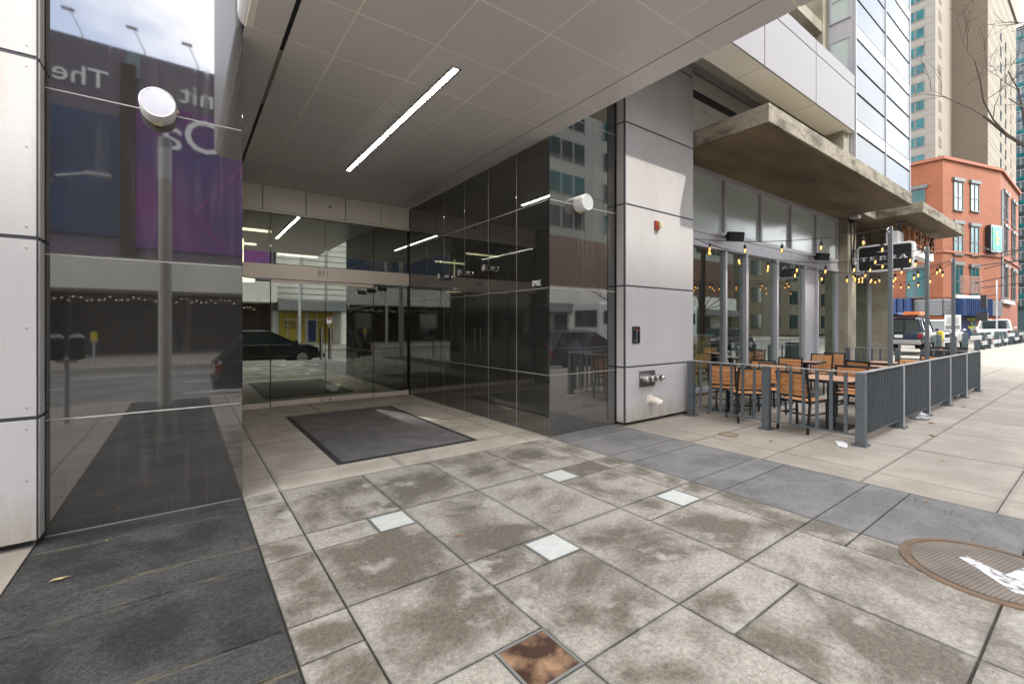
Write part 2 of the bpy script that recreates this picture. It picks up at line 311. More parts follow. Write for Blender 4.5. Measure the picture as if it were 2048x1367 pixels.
    b1 = nn(t, 'ShaderNodeMath', operation='MULTIPLY_ADD'); b1.inputs[1].default_value = 2.5; L.new(n2b.outputs['Fac'], b1.inputs[0]); L.new(n2.outputs['Fac'], b1.inputs[2])
    hgt = b1.outputs[0]
    if relief:
        mp7 = nn(t, 'ShaderNodeMapping'); mp7.inputs['Scale'].default_value = (1, 1.9, 1); L.new(va.outputs[0], mp7.inputs['Vector'])
        n7 = nn(t, 'ShaderNodeTexNoise'); n7.inputs['Scale'].default_value = 9; n7.inputs['Detail'].default_value = 8; n7.inputs['Roughness'].default_value = .62; n7.inputs['Distortion'].default_value = .8; L.new(mp7.outputs[0], n7.inputs['Vector'])
        b7 = nn(t, 'ShaderNodeMath', operation='MULTIPLY_ADD'); b7.inputs[1].default_value = 4; L.new(n7.outputs['Fac'], b7.inputs[0]); L.new(hgt, b7.inputs[2]); hgt = b7.outputs[0]; bp.inputs['Distance'].default_value = .03
    L.new(hgt, bp.inputs['Height']); L.new(bp.outputs[0], b.inputs['Normal'])
    return m

def brickmat(name, c1, c2, mortar, scale=1.0):
    m = bpy.data.materials.new(name); m.use_nodes = True; t = m.node_tree; b = t.nodes['Principled BSDF']; L = t.links
    tc = nn(t, 'ShaderNodeTexCoord'); se = nn(t, 'ShaderNodeSeparateXYZ'); L.new(tc.outputs['Object'], se.inputs[0])
    ad = nn(t, 'ShaderNodeMath', operation='ADD'); L.new(se.outputs['X'], ad.inputs[0]); L.new(se.outputs['Y'], ad.inputs[1])
    cb = nn(t, 'ShaderNodeCombineXYZ'); L.new(ad.outputs[0], cb.inputs['X']); L.new(se.outputs['Z'], cb.inputs['Y'])
    br = nn(t, 'ShaderNodeTexBrick'); br.inputs['Scale'].default_value = 1; br.inputs['Brick Width'].default_value = .22*scale; br.inputs['Row Height'].default_value = .075*scale
    br.inputs['Mortar Size'].default_value = .008*scale; br.inputs['Color1'].default_value = (*c1,1); br.inputs['Color2'].default_value = (*c2,1); br.inputs['Mortar'].default_value = (*mortar,1)
    L.new(cb.outputs[0], br.inputs['Vector'])
    no = nn(t, 'ShaderNodeTexNoise'); no.inputs['Scale'].default_value = .5; no.inputs['Detail'].default_value = 5; L.new(tc.outputs['Object'], no.inputs['Vector'])
    mr = nn(t, 'ShaderNodeMapRange'); mr.inputs['To Min'].default_value = .75; mr.inputs['To Max'].default_value = 1.2; L.new(no.outputs['Fac'], mr.inputs['Value'])
    sc = nn(t, 'ShaderNodeVectorMath', operation='SCALE'); L.new(br.outputs['Color'], sc.inputs[0]); L.new(mr.outputs[0], sc.inputs['Scale']); L.new(sc.outputs[0], b.inputs['Base Color']); b.inputs['Roughness'].default_value = .85
    return m

mt = {}
mt['granite'] = granite(); mt['granite_clean'] = granite(.25)
mt['joint'] = M('joint_metal', (.52,.50,.45), .4, .3)
mt['panel'] = M('offwhite_cement_panel', (.46,.445,.435), .55, var=.045, vscale=1.3, fine=.03, fscale=60, stretch=(1,1,.35), rvar=.06)
mt['panel_edge'] = M('dark_joint_channel', (.045,.048,.058), .45)
mt['rivet'] = M('rivet_head', (.42,.41,.39), .35, .6)
mt['soffit'] = M('soffit_metal_panel', (.74,.71,.712), .36, .05, var=.03, vscale=.8, rvar=.05, bump=.02, bscale=2.0)
mt['soffit_joint'] = M('cream_joint', (.93,.89,.78), .6)
mt['fascia'] = M('cream_fascia_panel', (.82,.77,.68), .42, var=.03, vscale=.9)
mt['black'] = M('matt_black', (.012,.012,.013), .6)
mt['steel'] = M('brushed_steel', (.93,.84,.74), .38, .1, var=.05, vscale=3, stretch=(.4,.4,30), rvar=.05)
mt['chrome'] = M('chrome', (.75,.75,.75), .12, 1.0)
mt['alu'] = M('satin_aluminium', (.42,.415,.44), .4, .3, var=.04, vscale=2)
mt['alu_light'] = M('light_aluminium', (.5,.5,.52), .35, .5)
mt['rail_paint'] = M('grey_painted_steel', (.085,.097,.105), .42, .25, var=.10, vscale=9, bump=.04, bscale=60, rvar=.08)
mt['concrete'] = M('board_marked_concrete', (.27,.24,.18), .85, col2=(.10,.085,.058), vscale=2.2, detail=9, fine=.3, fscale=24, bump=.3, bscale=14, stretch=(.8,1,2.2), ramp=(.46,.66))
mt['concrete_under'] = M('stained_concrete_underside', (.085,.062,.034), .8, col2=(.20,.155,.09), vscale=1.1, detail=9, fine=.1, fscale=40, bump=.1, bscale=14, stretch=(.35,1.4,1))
mt['concrete_col'] = M('smooth_column_concrete', (.34,.31,.24), .8, col2=(.22,.195,.14), vscale=2.0, detail=8, fine=.08, bump=.06, bscale=30)
mt['frost'] = M('frosted_glass', (.42,.48,.45), .17, ior=1.6, var=.05, vscale=.5)
mt['bay_glass'] = M('translucent_panel', (.155,.17,.178), .35, ior=1.33, var=.05, vscale=.35)
mt['glass'] = glass('door_glass', (.55,.59,.53), .36, 0.0, (.90,.94,.86))
mt['glass_shop'] = glass('shop_glass', (.66,.74,.69), .17, 0.0, (.9,.95,.93))
mt['dark_glass'] = M('dark_window_glass', (.02,.03,.033), .06, ior=1.7)
mt['teal_glass'] = M('teal_window_glass', (.006,.07,.075), .12, ior=1.38, var=.35, vscale=.7)
mt['pale_glass'] = M('pale_sky_glass', (.07,.11,.12), .12, ior=1.5, var=.3, vscale=.8)
mt['white'] = M('white_paint', (.74,.74,.73), .4, var=.03)
mt['white_glow'] = M('white_lamp_lens', (.80,.80,.81), .22, .55, rvar=.05, var=.03)
mt['led'] = M('linear_lamp_diffuser', (.86,.84,.78), .5, emit=(1,.94,.84), estr=21.0)
mt['lit'] = M('lit_lamp', (1,.85,.5), .5, emit=(1,.62,.22), estr=5)
mt['bulb_glass'] = glass('bulb_glass', (.95,.86,.66), .06)
mt['amber'] = M('filament', (1,.6,.2), .5, emit=(1,.42,.11), estr=1.5)
mt['strip_lit'] = M('lit_ceiling_lamp', (1,.95,.8), .5, emit=(1,.86,.6), estr=3)
mt['wood'] = M('slat_wood', (.58,.27,.095), .5, col2=(.45,.19,.06), vscale=6, detail=6, stretch=(1.5,12,12), fine=.08)
mt['wood_pale'] = M('table_top_wood', (.47,.27,.17), .45, col2=(.38,.20,.12), vscale=5, detail=6, stretch=(1.2,10,1), fine=.06)
mt['pine'] = M('pine_cabinet', (.78,.46,.18), .5, col2=(.66,.36,.12), vscale=4, stretch=(8,8,.9), detail=6)
mt['blackmetal'] = M('black_powder_coat', (.014,.014,.016), .42, .2)
mt['rubber'] = M('rubber', (.018,.018,.018), .85, bump=.1, bscale=60)
mt['mat'] = M('entrance_mat_carpet', (.19,.18,.175), .97, var=.18, vscale=3.5, detail=7, fine=.45, fscale=230, bump=.4, bscale=260)
mt['mat_edge'] = M('mat_rubber_border', (.028,.027,.028), .7, bump=.15, bscale=80)
mt['red'] = M('red_enamel', (.30,.03,.018), .4)
mt['rust'] = M('rusted_steel_letters', (.30,.10,.025), .7, col2=(.12,.04,.012), vscale=6, detail=6)
mt['cream'] = M('cream_plastic', (.55,.47,.28), .4)
mt['pvc'] = M('white_pipe', (.62,.57,.48), .4)
mt['paper'] = M('litter_paper', (.7,.7,.7), .7)
mt['leaf'] = M('dead_leaf', (.30,.13,.045), .7, var=.3, vscale=9)
mt['leaf_pale'] = M('pale_dead_leaf', (.45,.33,.18), .7, var=.2, vscale=9)
mt['asphalt'] = M('asphalt', (.17,.16,.145), .9, var=.22, vscale=.7, detail=8, fine=.3, fscale=90, bump=.2, bscale=120)
mt['lot'] = M('parking_lot_concrete', (.19,.175,.15), .9, var=.18, vscale=.5, detail=8, fine=.12, fscale=60)
mt['roadpaint'] = M('road_paint', (.62,.61,.57), .7, var=.12, vscale=8)
mt['kerb'] = M('kerb_stone', (.33,.31,.28), .85, var=.1, vscale=3)
mt['earth'] = M('ground_fill', (.12,.11,.1), .95, var=.2, vscale=.2)
mt['joint_fill'] = M('joint_fill', (.055,.05,.042), .95, var=.3, vscale=30)
mt['pave'] = paver('stained_stone_paving', (.315,.29,.247), (.125,.109,.084), 1.0, .46, .6, crust=((.42,.395,.35), 1.9, .575, (1,1,1)))
mt['recess'] = paver('smooth_entrance_floor', (.47,.43,.36), (.33,.295,.24), .8, .2, .2)
mt['slate'] = paver('cleft_dark_slate', (.14,.137,.132), (.058,.057,.055), 1.0, .62, 1.0, crust=((.17,.15,.11), 6, .68, (1,2.6,1)), streak=(.31,.27,.19), relief=.03, veins=True)
mt['slate_grey'] = paver('grey_slate_band', (.175,.17,.163), (.115,.112,.107), .9, .25, .5, veins=True)
mt['walk'] = paver('sidewalk_concrete', (.30,.268,.222), (.235,.208,.172), .9, .12, .25)
mt['manhole'] = None
mt['tile_glass'] = M('walk_on_glass_tile', (.50,.515,.48), .3, var=.07, vscale=14, detail=7, ior=1.5)
mt['tile_rust'] = M('rust_stained_glass_tile', (.05,.028,.02), .2, col2=(.36,.22,.13), vscale=6.5, detail=9, ior=1.5, fine=.15, fscale=90, ramp=(.45,.72))
mt['tile_frame'] = M('tile_frame_zinc', (.20,.20,.185), .55, .4)
mt['brick'] = brickmat('red_brick', (.25,.072,.028), (.19,.052,.02), (.17,.085,.05))
mt['brick_dark'] = brickmat('brown_brick', (.06,.032,.02), (.04,.024,.017), (.05,.04,.035), 1.3); mt['tower_stone'] = M('grey_green_tower_stone', (.24,.25,.225), .7, var=.15, vscale=.15)
mt['beige'] = M('beige_precast', (.17,.14,.10), .85, var=.05, vscale=.15, fine=.03)
mt['beige_light'] = M('sunlit_precast', (.18,.16,.125), .85, var=.04, vscale=.15)
mt['beige_line'] = M('precast_reveal', (.20,.165,.12), .9)
mt['grey_precast'] = M('grey_precast', (.165,.157,.137), .85, var=.04, vscale=.2)
mt['beige_dark'] = M('brown_shade_precast', (.105,.082,.059), .85, var=.04, vscale=.2)
mt['corrug'] = M('corrugated_grey_metal', (.17,.175,.18), .5, .2)
mt['blue_metal'] = M('blue_ribbed_metal', (.015,.04,.12), .4, .2)
mt['navy'] = M('navy_poster', (.012,.022,.09), .35)
mt['yellow'] = M('yellow_paint', (.5,.40,.012), .5, var=.1, vscale=9)
mt['yellow_text'] = M('yellow_lettering', (.68,.68,.05), .5)
mt['bollard'] = M('blue_grey_steel_post', (.04,.06,.068), .5, .2, var=.25, vscale=4)
mt['galv'] = M('galvanised_rail', (.30,.30,.295), .45, .5, var=.12, vscale=6)
mt['green_sign'] = M('green_sign_face', (.01,.26,.17), .4)
mt['gold'] = M('gold_lettering', (.72,.52,.2), .4)
mt['poster_dark'] = M('dark_billboard', (.035,.05,.10), .7, var=.3, vscale=.3)
mt['poster_purple'] = M('purple_billboard', (.22,.045,.19), .7, col2=(.075,.045,.17), vscale=.16, detail=2)
mt['poster_pink'] = M('pink_line', (.62,.09,.34), .7)
mt['parapet'] = M('violet_grey_wall', (.13,.11,.14), .8, var=.15, vscale=.3)
mt['letters'] = M('white_lettering', (.80,.80,.80), .5)
mt['pale_concrete'] = M('pale_band_concrete', (.58,.56,.52), .85, var=.08, vscale=.5)
mt['storefront_yellow'] = M('yellow_window_film', (.36,.27,.03), .4)
mt['bark'] = M('bare_bark', (.085,.062,.05), .9, var=.3, vscale=10)
mt['tan_chair'] = M('bentwood_chair', (.72,.58,.34), .5)
mt['interior_dark'] = M('interior_wall', (.12,.125,.115), .8)
mt['interior_floor'] = M('lobby_floor', (.13,.125,.115), .3, var=.1)
mt['interior_warm'] = M('restaurant_wall', (.07,.065,.055), .8, var=.3, vscale=.8)
mt['louver'] = M('brown_grey_corrugated_wall', (.27,.25,.22), .6)
mt['orange'] = M('orange_load', (.62,.17,.05), .6)
mt['taillight'] = M('red_lens', (.14,.008,.008), .2, emit=(1,.05,.03), estr=.02)
mt['headlight'] = M('clear_lens', (.65,.67,.7), .15)
mt['plate'] = M('licence_plate', (.55,.58,.55), .4)
mt['corten'] = M('manhole_ring_rust', (.15,.088,.048), .8, col2=(.10,.07,.045), vscale=7, detail=7, bump=.2, bscale=40)
mt['win_frame'] = M('grey_window_frame', (.085,.092,.09), .5)
mt['pendant'] = M('pendant_lamp_glow', (1,.85,.6), .5, emit=(1,.78,.48), estr=9)
mt['brown_brick'] = brickmat('brown_facade_brick', (.15,.08,.05), (.11,.06,.04), (.12,.09,.07), 1.5)
def grime(m, z0, z1, col, amt, sc=(3,3,.8)):
    t = m.node_tree; L = t.links; b = t.nodes['Principled BSDF']; src = b.inputs['Base Color'].links[0].from_socket
    tc = nn(t, 'ShaderNodeTexCoord'); s = nn(t, 'ShaderNodeSeparateXYZ'); L.new(tc.outputs['Object'], s.inputs[0])
    a = nn(t, 'ShaderNodeMapRange'); a.inputs['From Min'].default_value = z1; a.inputs['From Max'].default_value = z0; a.inputs['To Max'].default_value = .45; L.new(s.outputs['Z'], a.inputs['Value'])
    mp = nn(t, 'ShaderNodeMapping'); mp.inputs['Scale'].default_value = sc; L.new(tc.outputs['Object'], mp.inputs[0])
    n = nn(t, 'ShaderNodeTexNoise'); n.inputs['Scale'].default_value = 2.5; n.inputs['Detail'].default_value = 8; n.inputs['Roughness'].default_value = .65; L.new(mp.outputs[0], n.inputs['Vector'])
    ad = nn(t, 'ShaderNodeMath', operation='ADD'); L.new(a.outputs[0], ad.inputs[0]); L.new(n.outputs['Fac'], ad.inputs[1])
    r_ = nn(t, 'ShaderNodeMapRange'); r_.inputs['From Min'].default_value = .56; r_.inputs['From Max'].default_value = .95; r_.inputs['To Max'].default_value = amt; L.new(ad.outputs[0], r_.inputs['Value'])
    mx = nn(t, 'ShaderNodeMix'); mx.data_type = 'RGBA'; L.new(r_.outputs[0], mx.inputs['Factor']); L.new(src, mx.inputs['A']); mx.inputs['B'].default_value = (*col, 1); L.new(mx.outputs['Result'], b.inputs['Base Color'])
grime(mt['panel'], 0, .45, (.27,.21,.11), .55)
grime(mt['concrete_col'], 0, .6, (.13,.11,.075), .8)
mt['handle'] = M('bright_steel_tube', (.75,.73,.70), .25, .5)
mt['spandrel'] = M('sun_compensated_panel', (.25,.236,.232), .5, var=.04, vscale=1.0, stretch=(1,1,.4), rvar=.06)  # pinkish grey, set darker than the pillar panels to offset direct sun
mt['tile'] = M('white_wall_tile', (.85,.83,.80), .5, var=.03)
def paint(n, c): return M(n, c, .28, .15, var=.04, coat=.7)
def wave_plate():
    m = M('cast_iron_cover_plate', (.19,.155,.12), .62, .3, col2=(.12,.10,.08), vscale=5, detail=7)
    t = m.node_tree; b = t.nodes['Principled BSDF']; L = t.links
    tc = nn(t, 'ShaderNodeTexCoord'); br = nn(t, 'ShaderNodeTexBrick'); br.inputs['Scale'].default_value = 1; br.inputs['Brick Width'].default_value = .034; br.inputs['Row Height'].default_value = .022; br.inputs['Mortar Size'].default_value = .0016
    mp = nn(t, 'ShaderNodeMapping'); mp.inputs['Rotation'].default_value = (0,0,R(12)); L.new(tc.outputs['Object'], mp.inputs[0]); L.new(mp.outputs[0], br.inputs['Vector'])
    bp = nn(t, 'ShaderNodeBump'); bp.invert = True; bp.inputs['Distance'].default_value = .006; L.new(br.outputs['Fac'], bp.inputs['Height']); L.new(bp.outputs[0], b.inputs['Normal'])
    src = b.inputs['Base Color'].links[0].from_socket
    mx = nn(t, 'ShaderNodeMix'); mx.data_type = 'RGBA'; mx.inputs['B'].default_value = (.06,.045,.03,1); L.new(src, mx.inputs['A']); L.new(br.outputs['Fac'], mx.inputs['Factor']); L.new(mx.outputs['Result'], b.inputs['Base Color'])
    return m
mt['manhole'] = wave_plate()

# ------------------------------------------------------------------ ground
def slabs(name, rects, z0, z1, mat, gap=.0065, kind='structure', bev=.0):
    me = bpy.data.meshes.new(name); V = []; F = []; UV = []; RN = []
    for (x0, x1, y0, y1) in rects:
        a, c, b_, d = x0+gap, x1-gap, y0+gap, y1-gap; r = rnd.random(); i = len(V)
        dz = rnd.uniform(-.0006, .0006)
        V += [(a,b_,z0),(c,b_,z0),(c,d,z0),(a,d,z0),(a,b_,z1+dz),(c,b_,z1+dz),(c,d,z1+dz),(a,d,z1+dz)]
        for f in ((4,5,6,7),(0,1,5,4),(1,2,6,5),(2,3,7,6),(3,0,4,7)):
            F.append(tuple(i+k for k in f)); RN.append(r)
            UV += [(0,0),(1,0),(1,1),(0,1)] if f == (4,5,6,7) else [(0,0)]*4
    me.from_pydata(V, [], F); uv = me.uv_layers.new(name='UVMap')
    for k, p in enumerate(UV): uv.data[k].uv = p
    at = me.attributes.new('rnd', 'FLOAT', 'FACE'); at.data.foreach_set('value', RN)
    me.materials.append(mat); me.update()
    o = bpy.data.objects.new(name, me); COL.objects.link(o); o['kind'] = kind
    return o
def rects(xs, ys): return [(xs[i], xs[i+1], ys[j], ys[j+1]) for i in range(len(xs)-1) for j in range(len(ys)-1)]

KERB_Y = -2.6; ROAD_Z = -.28
g = MB(); g.quad((-250,-250,-.40),(450,-250,-.40),(450,250,-.40),(-250,250,-.40)); g.build('ground', mt['earth'])['kind'] = 'structure'
g = MB(); g.box(-120, 260, KERB_Y, 70, -.35, -.022); g.build('ground_bed', mt['joint_fill'])['kind'] = 'structure'
FULL = [.385-1.065*3, .385-1.065*2, .385-1.065, .385, 1.45, 2.515, 3.58, 4.65]
subs = [y-.31 for y in FULL]
def ys(extra=()):  return sorted(set([KERB_Y+.16] + [y for y in FULL if y > KERB_Y+.3] + [y for y in extra if y > KERB_Y+.3]))
strips = []
def strip(x0, x1, joints, tiles=()):
    yy = ys(joints)
    for a, b_ in zip(yy, yy[1:]):
        hole = [t for t in tiles if abs(t[1]-a) < .03 and x0-.02 < t[0] < x1]
        if hole:
            tx0, tx1 = hole[0][0], hole[0][0]+.30
            if tx0-x0 > .05: strips.append((x0, tx0, a, b_))
            if x1-tx1 > .05: strips.append((tx1, x1, a, b_))
        else: strips.append((x0, x1, a, b_))
TILES = [(1.18, 3.27, 0), (2.98, 3.27, 0), (1.93, 2.205, 0), (3.44, 2.205, 0), (1.18, 1.45, 1)]
strip(.42, .72, subs)
strip(.72, 1.48, [3.27, 1.755, 1.14-1.065], TILES)
strip(1.48, 2.22, [2.205, .075], TILES)
strip(2.22, 2.98, [1.14, 3.27-4*1.065])
strip(2.98, 3.74, [3.27, 2.205], TILES)
strip(3.74, 4.06, subs)
slabs('entrance_paving', strips, -.03, 0, mt['pave'])
slabs('dark_slate_paving', rects([-.85, .42], ys(subs)), -.03, 0, mt['slate'])
slabs('grey_slate_paving', rects([4.06, 5.40], ys(subs)), -.03, 0, mt['slate_grey'], .005)
slabs('recess_floor', rects([.42, .72, 1.95, 3.74, 4.06], [4.65, 5.12, 6.6, 8.4, 9.9]), -.03, 0, mt['recess'], .004)
wx = [5.40, 5.88] + [7.35+1.52*i for i in range(0, 30)]
slabs('sidewalk', rects(wx, [KERB_Y+.16, -.85, .60, 1.52, 2.45, 3.36, 5.3]) + rects([-30+1.52*i for i in range(0, 20)]+[-.85], [KERB_Y+.16, -.85, .60, 1.52, 2.6, 3.6, 4.7]) + rects([7.35+1.52*29, 75, 100, 140, 200], [KERB_Y+.16, .6, 5.0]), -.03, 0, mt['walk'], .004)
g = MB(); g.box(-100, 200, KERB_Y, KERB_Y+.155, -.3, .0); g.build('kerb', mt['kerb'], bevel=.015)['kind'] = 'structure'
g = MB(); g.box(-150, 260, -14, KERB_Y-.002, -.36, ROAD_Z); g.build('road', mt['asphalt'])['kind'] = 'structure'
g = MB()
for i in range(-20, 40):
    for yy in (-5.6, -8.6): g.box(i*5.0, i*5.0+2.2, yy-.06, yy+.06, ROAD_Z-.01, ROAD_Z+.004)
g.box(-60, 120, -11.9, -11.8, ROAD_Z-.01, ROAD_Z+.004)
g.build('road_markings', mt['roadpaint'])['kind'] = 'structure'
slabs('far_sidewalk', rects([-60+2.0*i for i in range(0, 66)], [-14.16, -16, -18, -20, -22, -26][::-1]), -.30, -.08, mt['walk'], .006)
g = MB(); g.box(-100, 200, -14.16, -14.0, -.36, -.08); g.build('far_kerb', mt['kerb'], bevel=.015)['kind'] = 'structure'
g = MB(); g.box(22.5, 60, 5.31, 40, -.02, .002); g.build('parking_lot', mt['lot'])['kind'] = 'structure'
g = MB()
for i in range(6): g.box(26, 31, 9+2.9*i, 9.1+2.9*i, 0, .006)
g.build('parking_lines', mt['roadpaint'])['kind'] = 'structure'

# walk-on glass tiles set in the paving
tl = ['frosted pale glass tile set in paving, between mat and the rust stained tile', 'pale glass paving tile closest to the black corner wall', 'largest looking pale glass tile in the middle of the paving', 'pale glass paving tile nearest the grey slate band', 'rust brown stained glass tile at the bottom of the picture']
for k, (x, y, rusty) in enumerate(TILES):
    o = thing('glass_paving_tile', tl[k], 'paving tile', (x+.15, y+.15, 0), 0, 'square glass tiles set in the entrance paving')
    f = MB()
    for a, b_, c, d in ((-.149,.149,-.149,-.135),(-.149,.149,.135,.149),(-.149,-.135,-.135,.135),(.135,.149,-.135,.135)): f.box(a,b_,c,d,-.03,.002)
    f.build('frame', mt['tile_frame'], o)
    f = MB(); f.box(-.134,.134,-.134,.134,-.03,-.001); f.build('glass_pane', mt['tile_rust' if rusty else 'tile_glass'], o)

# manhole and small cover
o = thing('manhole_cover', 'large round rusty manhole cover with a white painted arrow', 'manhole cover', (4.09, .47, 0))
f = MB(); f.lathe([(.30,-.02),(.445,-.02),(.445,.006),(.405,.010),(.402,.002)], n=48); f.build('ring', mt['corten'], o, smooth=True)
f = MB(); f.lathe([(.05,-.02),(.385,-.02),(.385,.007),(.36,.008),(.30,.008)], n=48); f.build('plate', mt['manhole'], o)
def arrowmat():
    m = bpy.data.materials.new('worn_white_paint'); m.use_nodes = True; t = m.node_tree; L = t.links; b = t.nodes['Principled BSDF']; b.inputs['Base Color'].default_value = (.72,.73,.75,1); b.inputs['Roughness'].default_value = .6
    tc = nn(t, 'ShaderNodeTexCoord'); no = nn(t, 'ShaderNodeTexNoise'); no.inputs['Scale'].default_value = 26; no.inputs['Detail'].default_value = 8; L.new(tc.outputs['Object'], no.inputs['Vector'])
    mr = nn(t, 'ShaderNodeMapRange'); mr.inputs['From Min'].default_value = .30; mr.inputs['From Max'].default_value = .62; L.new(no.outputs['Fac'], mr.inputs['Value']); L.new(mr.outputs[0], b.inputs['Alpha']); return m
f = MB()
def flat(pts, z=.0105): f._add([(a, b_, z) for a, b_ in pts], [tuple(range(len(pts)))])
flat([(.06,.16),(.12,.13),(.0,-.05),(-.23,-.11),(-.04,.06)])
flat([(.001,-.052),(.2,-.11),(.15,-.25),(-.2,-.25),(-.228,-.112)])
f.build('painted_arrow', arrowmat(), o)
o = thing('drain_cover', 'small round metal drain cover in the sidewalk before the railing', 'drain cover', (6.22, 3.28, 0))
f = MB(); f.lathe([(.09,-.02),(.13,-.02),(.13,.003),(.115,.007),(.112,.0)], n=28); f.build('rim', mt['corten'], o, smooth=True)
f = MB(); f.lathe([(.03,-.02),(.108,-.02),(.108,.001),(.05,.003)], n=28); f.build('lid', M('drain_lid', (.2,.17,.11), .8, var=.4, vscale=30), o)

# entrance mat
o = thing('entrance_mat', 'large dark grey carpet mat with black rubber border before the glass doors', 'door mat', (2.28, 6.72, 0))
f = MB(); f.box(-.84,.84,-1.52,1.52,0,.009); f.build('carpet', mt['mat'], o)
f = MB()
for a, b_, c, d in ((-.91,.91,-1.59,-1.522),(-.91,.91,1.522,1.59),(-.91,-.842,-1.522,1.522),(.842,.91,-1.522,1.522)): f.box(a,b_,c,d,0,.006)
f.build('border', mt['mat_edge'], o)

# ------------------------------------------------------------------ the entrance building
B = thing('city_building', 'modern building with black granite entrance, white panel pillars and grey metal portal', 'building', (4.06, 4.65, 0))
ZJ = [.004, .855, 2.07, 3.29, 4.51, 5.73, 6.95, 8.17, 9.4, 10.6, 11.8, 13.0]
PL0, PL1, PR0, PR1, PY = -2.68, -.82, 5.42, 7.28, 4.47
GX = .0045
def part(name, mb, mat, parent=B, **kw): return mb.build(name, mat, parent, world=True, **kw)

f = MB()                                                  # left front granite
for a, b_ in zip(ZJ, ZJ[1:]): f.box(PL1, .42, 4.65, 4.68, a+GX, b_-GX)
part('stone_cladding', f, mt['granite'], bevel=.0015, seg=1)
f = MB()                                                  # recess side wall on the left
YJ = [4.684, 5.41, 6.19, 6.97, 7.75, 8.52, 9.36]
for a, b_ in zip(YJ, YJ[1:]):
    for c, d in zip(ZJ[:4]+[4.14], ZJ[1:4]+[4.14, 4.14]):
        if d > c: f.box(.39, .42, a+GX, b_-GX, c+GX, d-GX)
part('stone_cladding', f, mt['granite_clean'], bevel=.0015, seg=1)
f = MB()                                                  # long wall on the right of the recess
for a, b_ in zip(YJ, YJ[1:]):
    for c, d in zip(ZJ[:4]+[4.14], ZJ[1:4]+[4.14, 4.14]):
        if d > c: f.box(4.06, 4.09, a+GX, b_-GX, c+GX, d-GX)
part('stone_cladding', f, mt['granite_clean'], bevel=.0015, seg=1)
f = MB()
for a, b_ in zip(ZJ, ZJ[1:]): f.box(4.06, PR0, 4.65, 4.68, a+GX, b_-GX)
part('stone_cladding', f, mt['granite'], bevel=.0015, seg=1)
f = MB()
f.box(PL1, .411, 4.6525, 4.676, .0, 13); f.box(.395, .4175, 4.69, 9.36, 0, 4.14); f.box(4.0625, 4.085, 4.69, 9.36, 0, 4.14); f.box(4.069, PR0, 4.6525, 4.676, 0, 13)
part('joint_backing', f, mt['joint'])
for a, b_ in ((-2.6, .385), (4.095, 7.2)):
    f = MB(); f.box(a, b_, 4.70, 9.9, -.02, 4.14); part('wall_core', f, mt['black'])
f = MB(); f.box(-14, 15.3, 4.72, 20, 6.42, 22); f.box(-14, 7.2, 4.72, 6, 4.16, 6.41); part('upper_wall', f, mt['louver'])

def pillar(x0, x1):
    zs = [.055, .905, 2.155, 3.41, 4.67, 5.93, 7.18, 8.43, 9.68, 10.9, 13]
    f = MB(); r = MB()
    for a, b_ in zip(zs, zs[1:]):
        a2, b2 = a+.013, b_-.013
        if a == zs[0]: a2 = a
        f.box(x0+.028, x1-.012, PY, PY+.012, a2, b2); f.box(x0-.0, x0+.012, PY+.028, 4.63, a2, b2); f.box(x1-.012, x1, PY+.028, 4.63, a2, b2)
        for z in (a2+.06, (a2+b2)/2, b2-.06):
            for x in (x0+.075, x0+.64, x0+1.24, x1-.06):
                r.cyl((x, PY-.003, z), (x, PY+.001, z), .006, .009, n=8)
            for y in (PY+.05, 4.60):
                r.cyl((x0-.003, y, z), (x0+.001, y, z), .006, .009, n=8); r.cyl((x1+.003, y, z), (x1-.001, y, z), .006, .009, n=8)
    p = part('pillar', f, mt['panel'], bevel=.002, seg=1)
    part('rivets', r, mt['rivet'], p)['kind'] = 'stuff'
    f = MB(); f.box(x0+.008, x1-.008, PY+.008, 4.64, .055, 13); f.box(x0+.004, x0+.028, PY+.004, PY+.027, .055, 13)
    f.box(x0+.08, x1-.06, PY+.08, 4.64, -.02, .055); f.box(x0+.1, x1-.001, 4.64, 4.72, 0, 4.2); part('joint_channel', f, mt['panel_edge'], p)
pillar(PR0, PR1)
pillar(PL0, PL1)

# portal and soffit
CX0, CX1, CY0 = .37, 4.06, .97
f = MB(); f.box(CX0, CX1-.004, CY0, 4.645, 4.168, 13.5); part('portal_box', f, mt['soffit'], bevel=.11, seg=5, smooth=False)
XJ = [.42, .722, .758, 1.165, 1.895, 2.64, 3.38, 3.725, 3.74, CX1]
YC = [CY0+.1, 1.55, 2.285, 3.02, 3.76, 4.495, 5.23, 5.97, 6.705, 7.44, 8.175, 8.91, 9.385]
f = MB()
for i in range(len(XJ)-1):
    if i in (1, 7): continue
    for a, b_ in zip(YC, YC[1:]):
        g_ = .009
        x0, x1 = XJ[i], XJ[i+1]
        if i == 0: x0 = .48 if a < 4.4 else .42
        x1_ = x1 - (0 if x1 in (.722, 3.725, CX1) else g_); x0_ = x0 + (0 if x0 in (.42, .48, .758, 3.74) else g_)
        hole = (i == 4 and b_ > 3.96 and a < 7.67)
        f.box(x0_, x1_, a+g_, b_-g_, 4.15, 4.1512)
sf = part('soffit', f, mt['soffit'])
f = MB(); f.box(.43, .715, CY0+.12, 9.38, 4.1516, 4.166); f.box(.765, 3.715, CY0+.12, 9.38, 4.1516, 4.166); f.box(3.75, CX1-.01, CY0+.12, 9.38, 4.1516, 4.166)
part('soffit_backing', f, mt['soffit_joint'], sf)
f = MB(); f.box(.37, 4.1, 4.70, 9.9, 4.22, 4.4); f.box(.715, .765, CY0+.13, 9.38, 4.1665, 4.1675); part('slot_shadow_liner', f, mt['black'], sf)
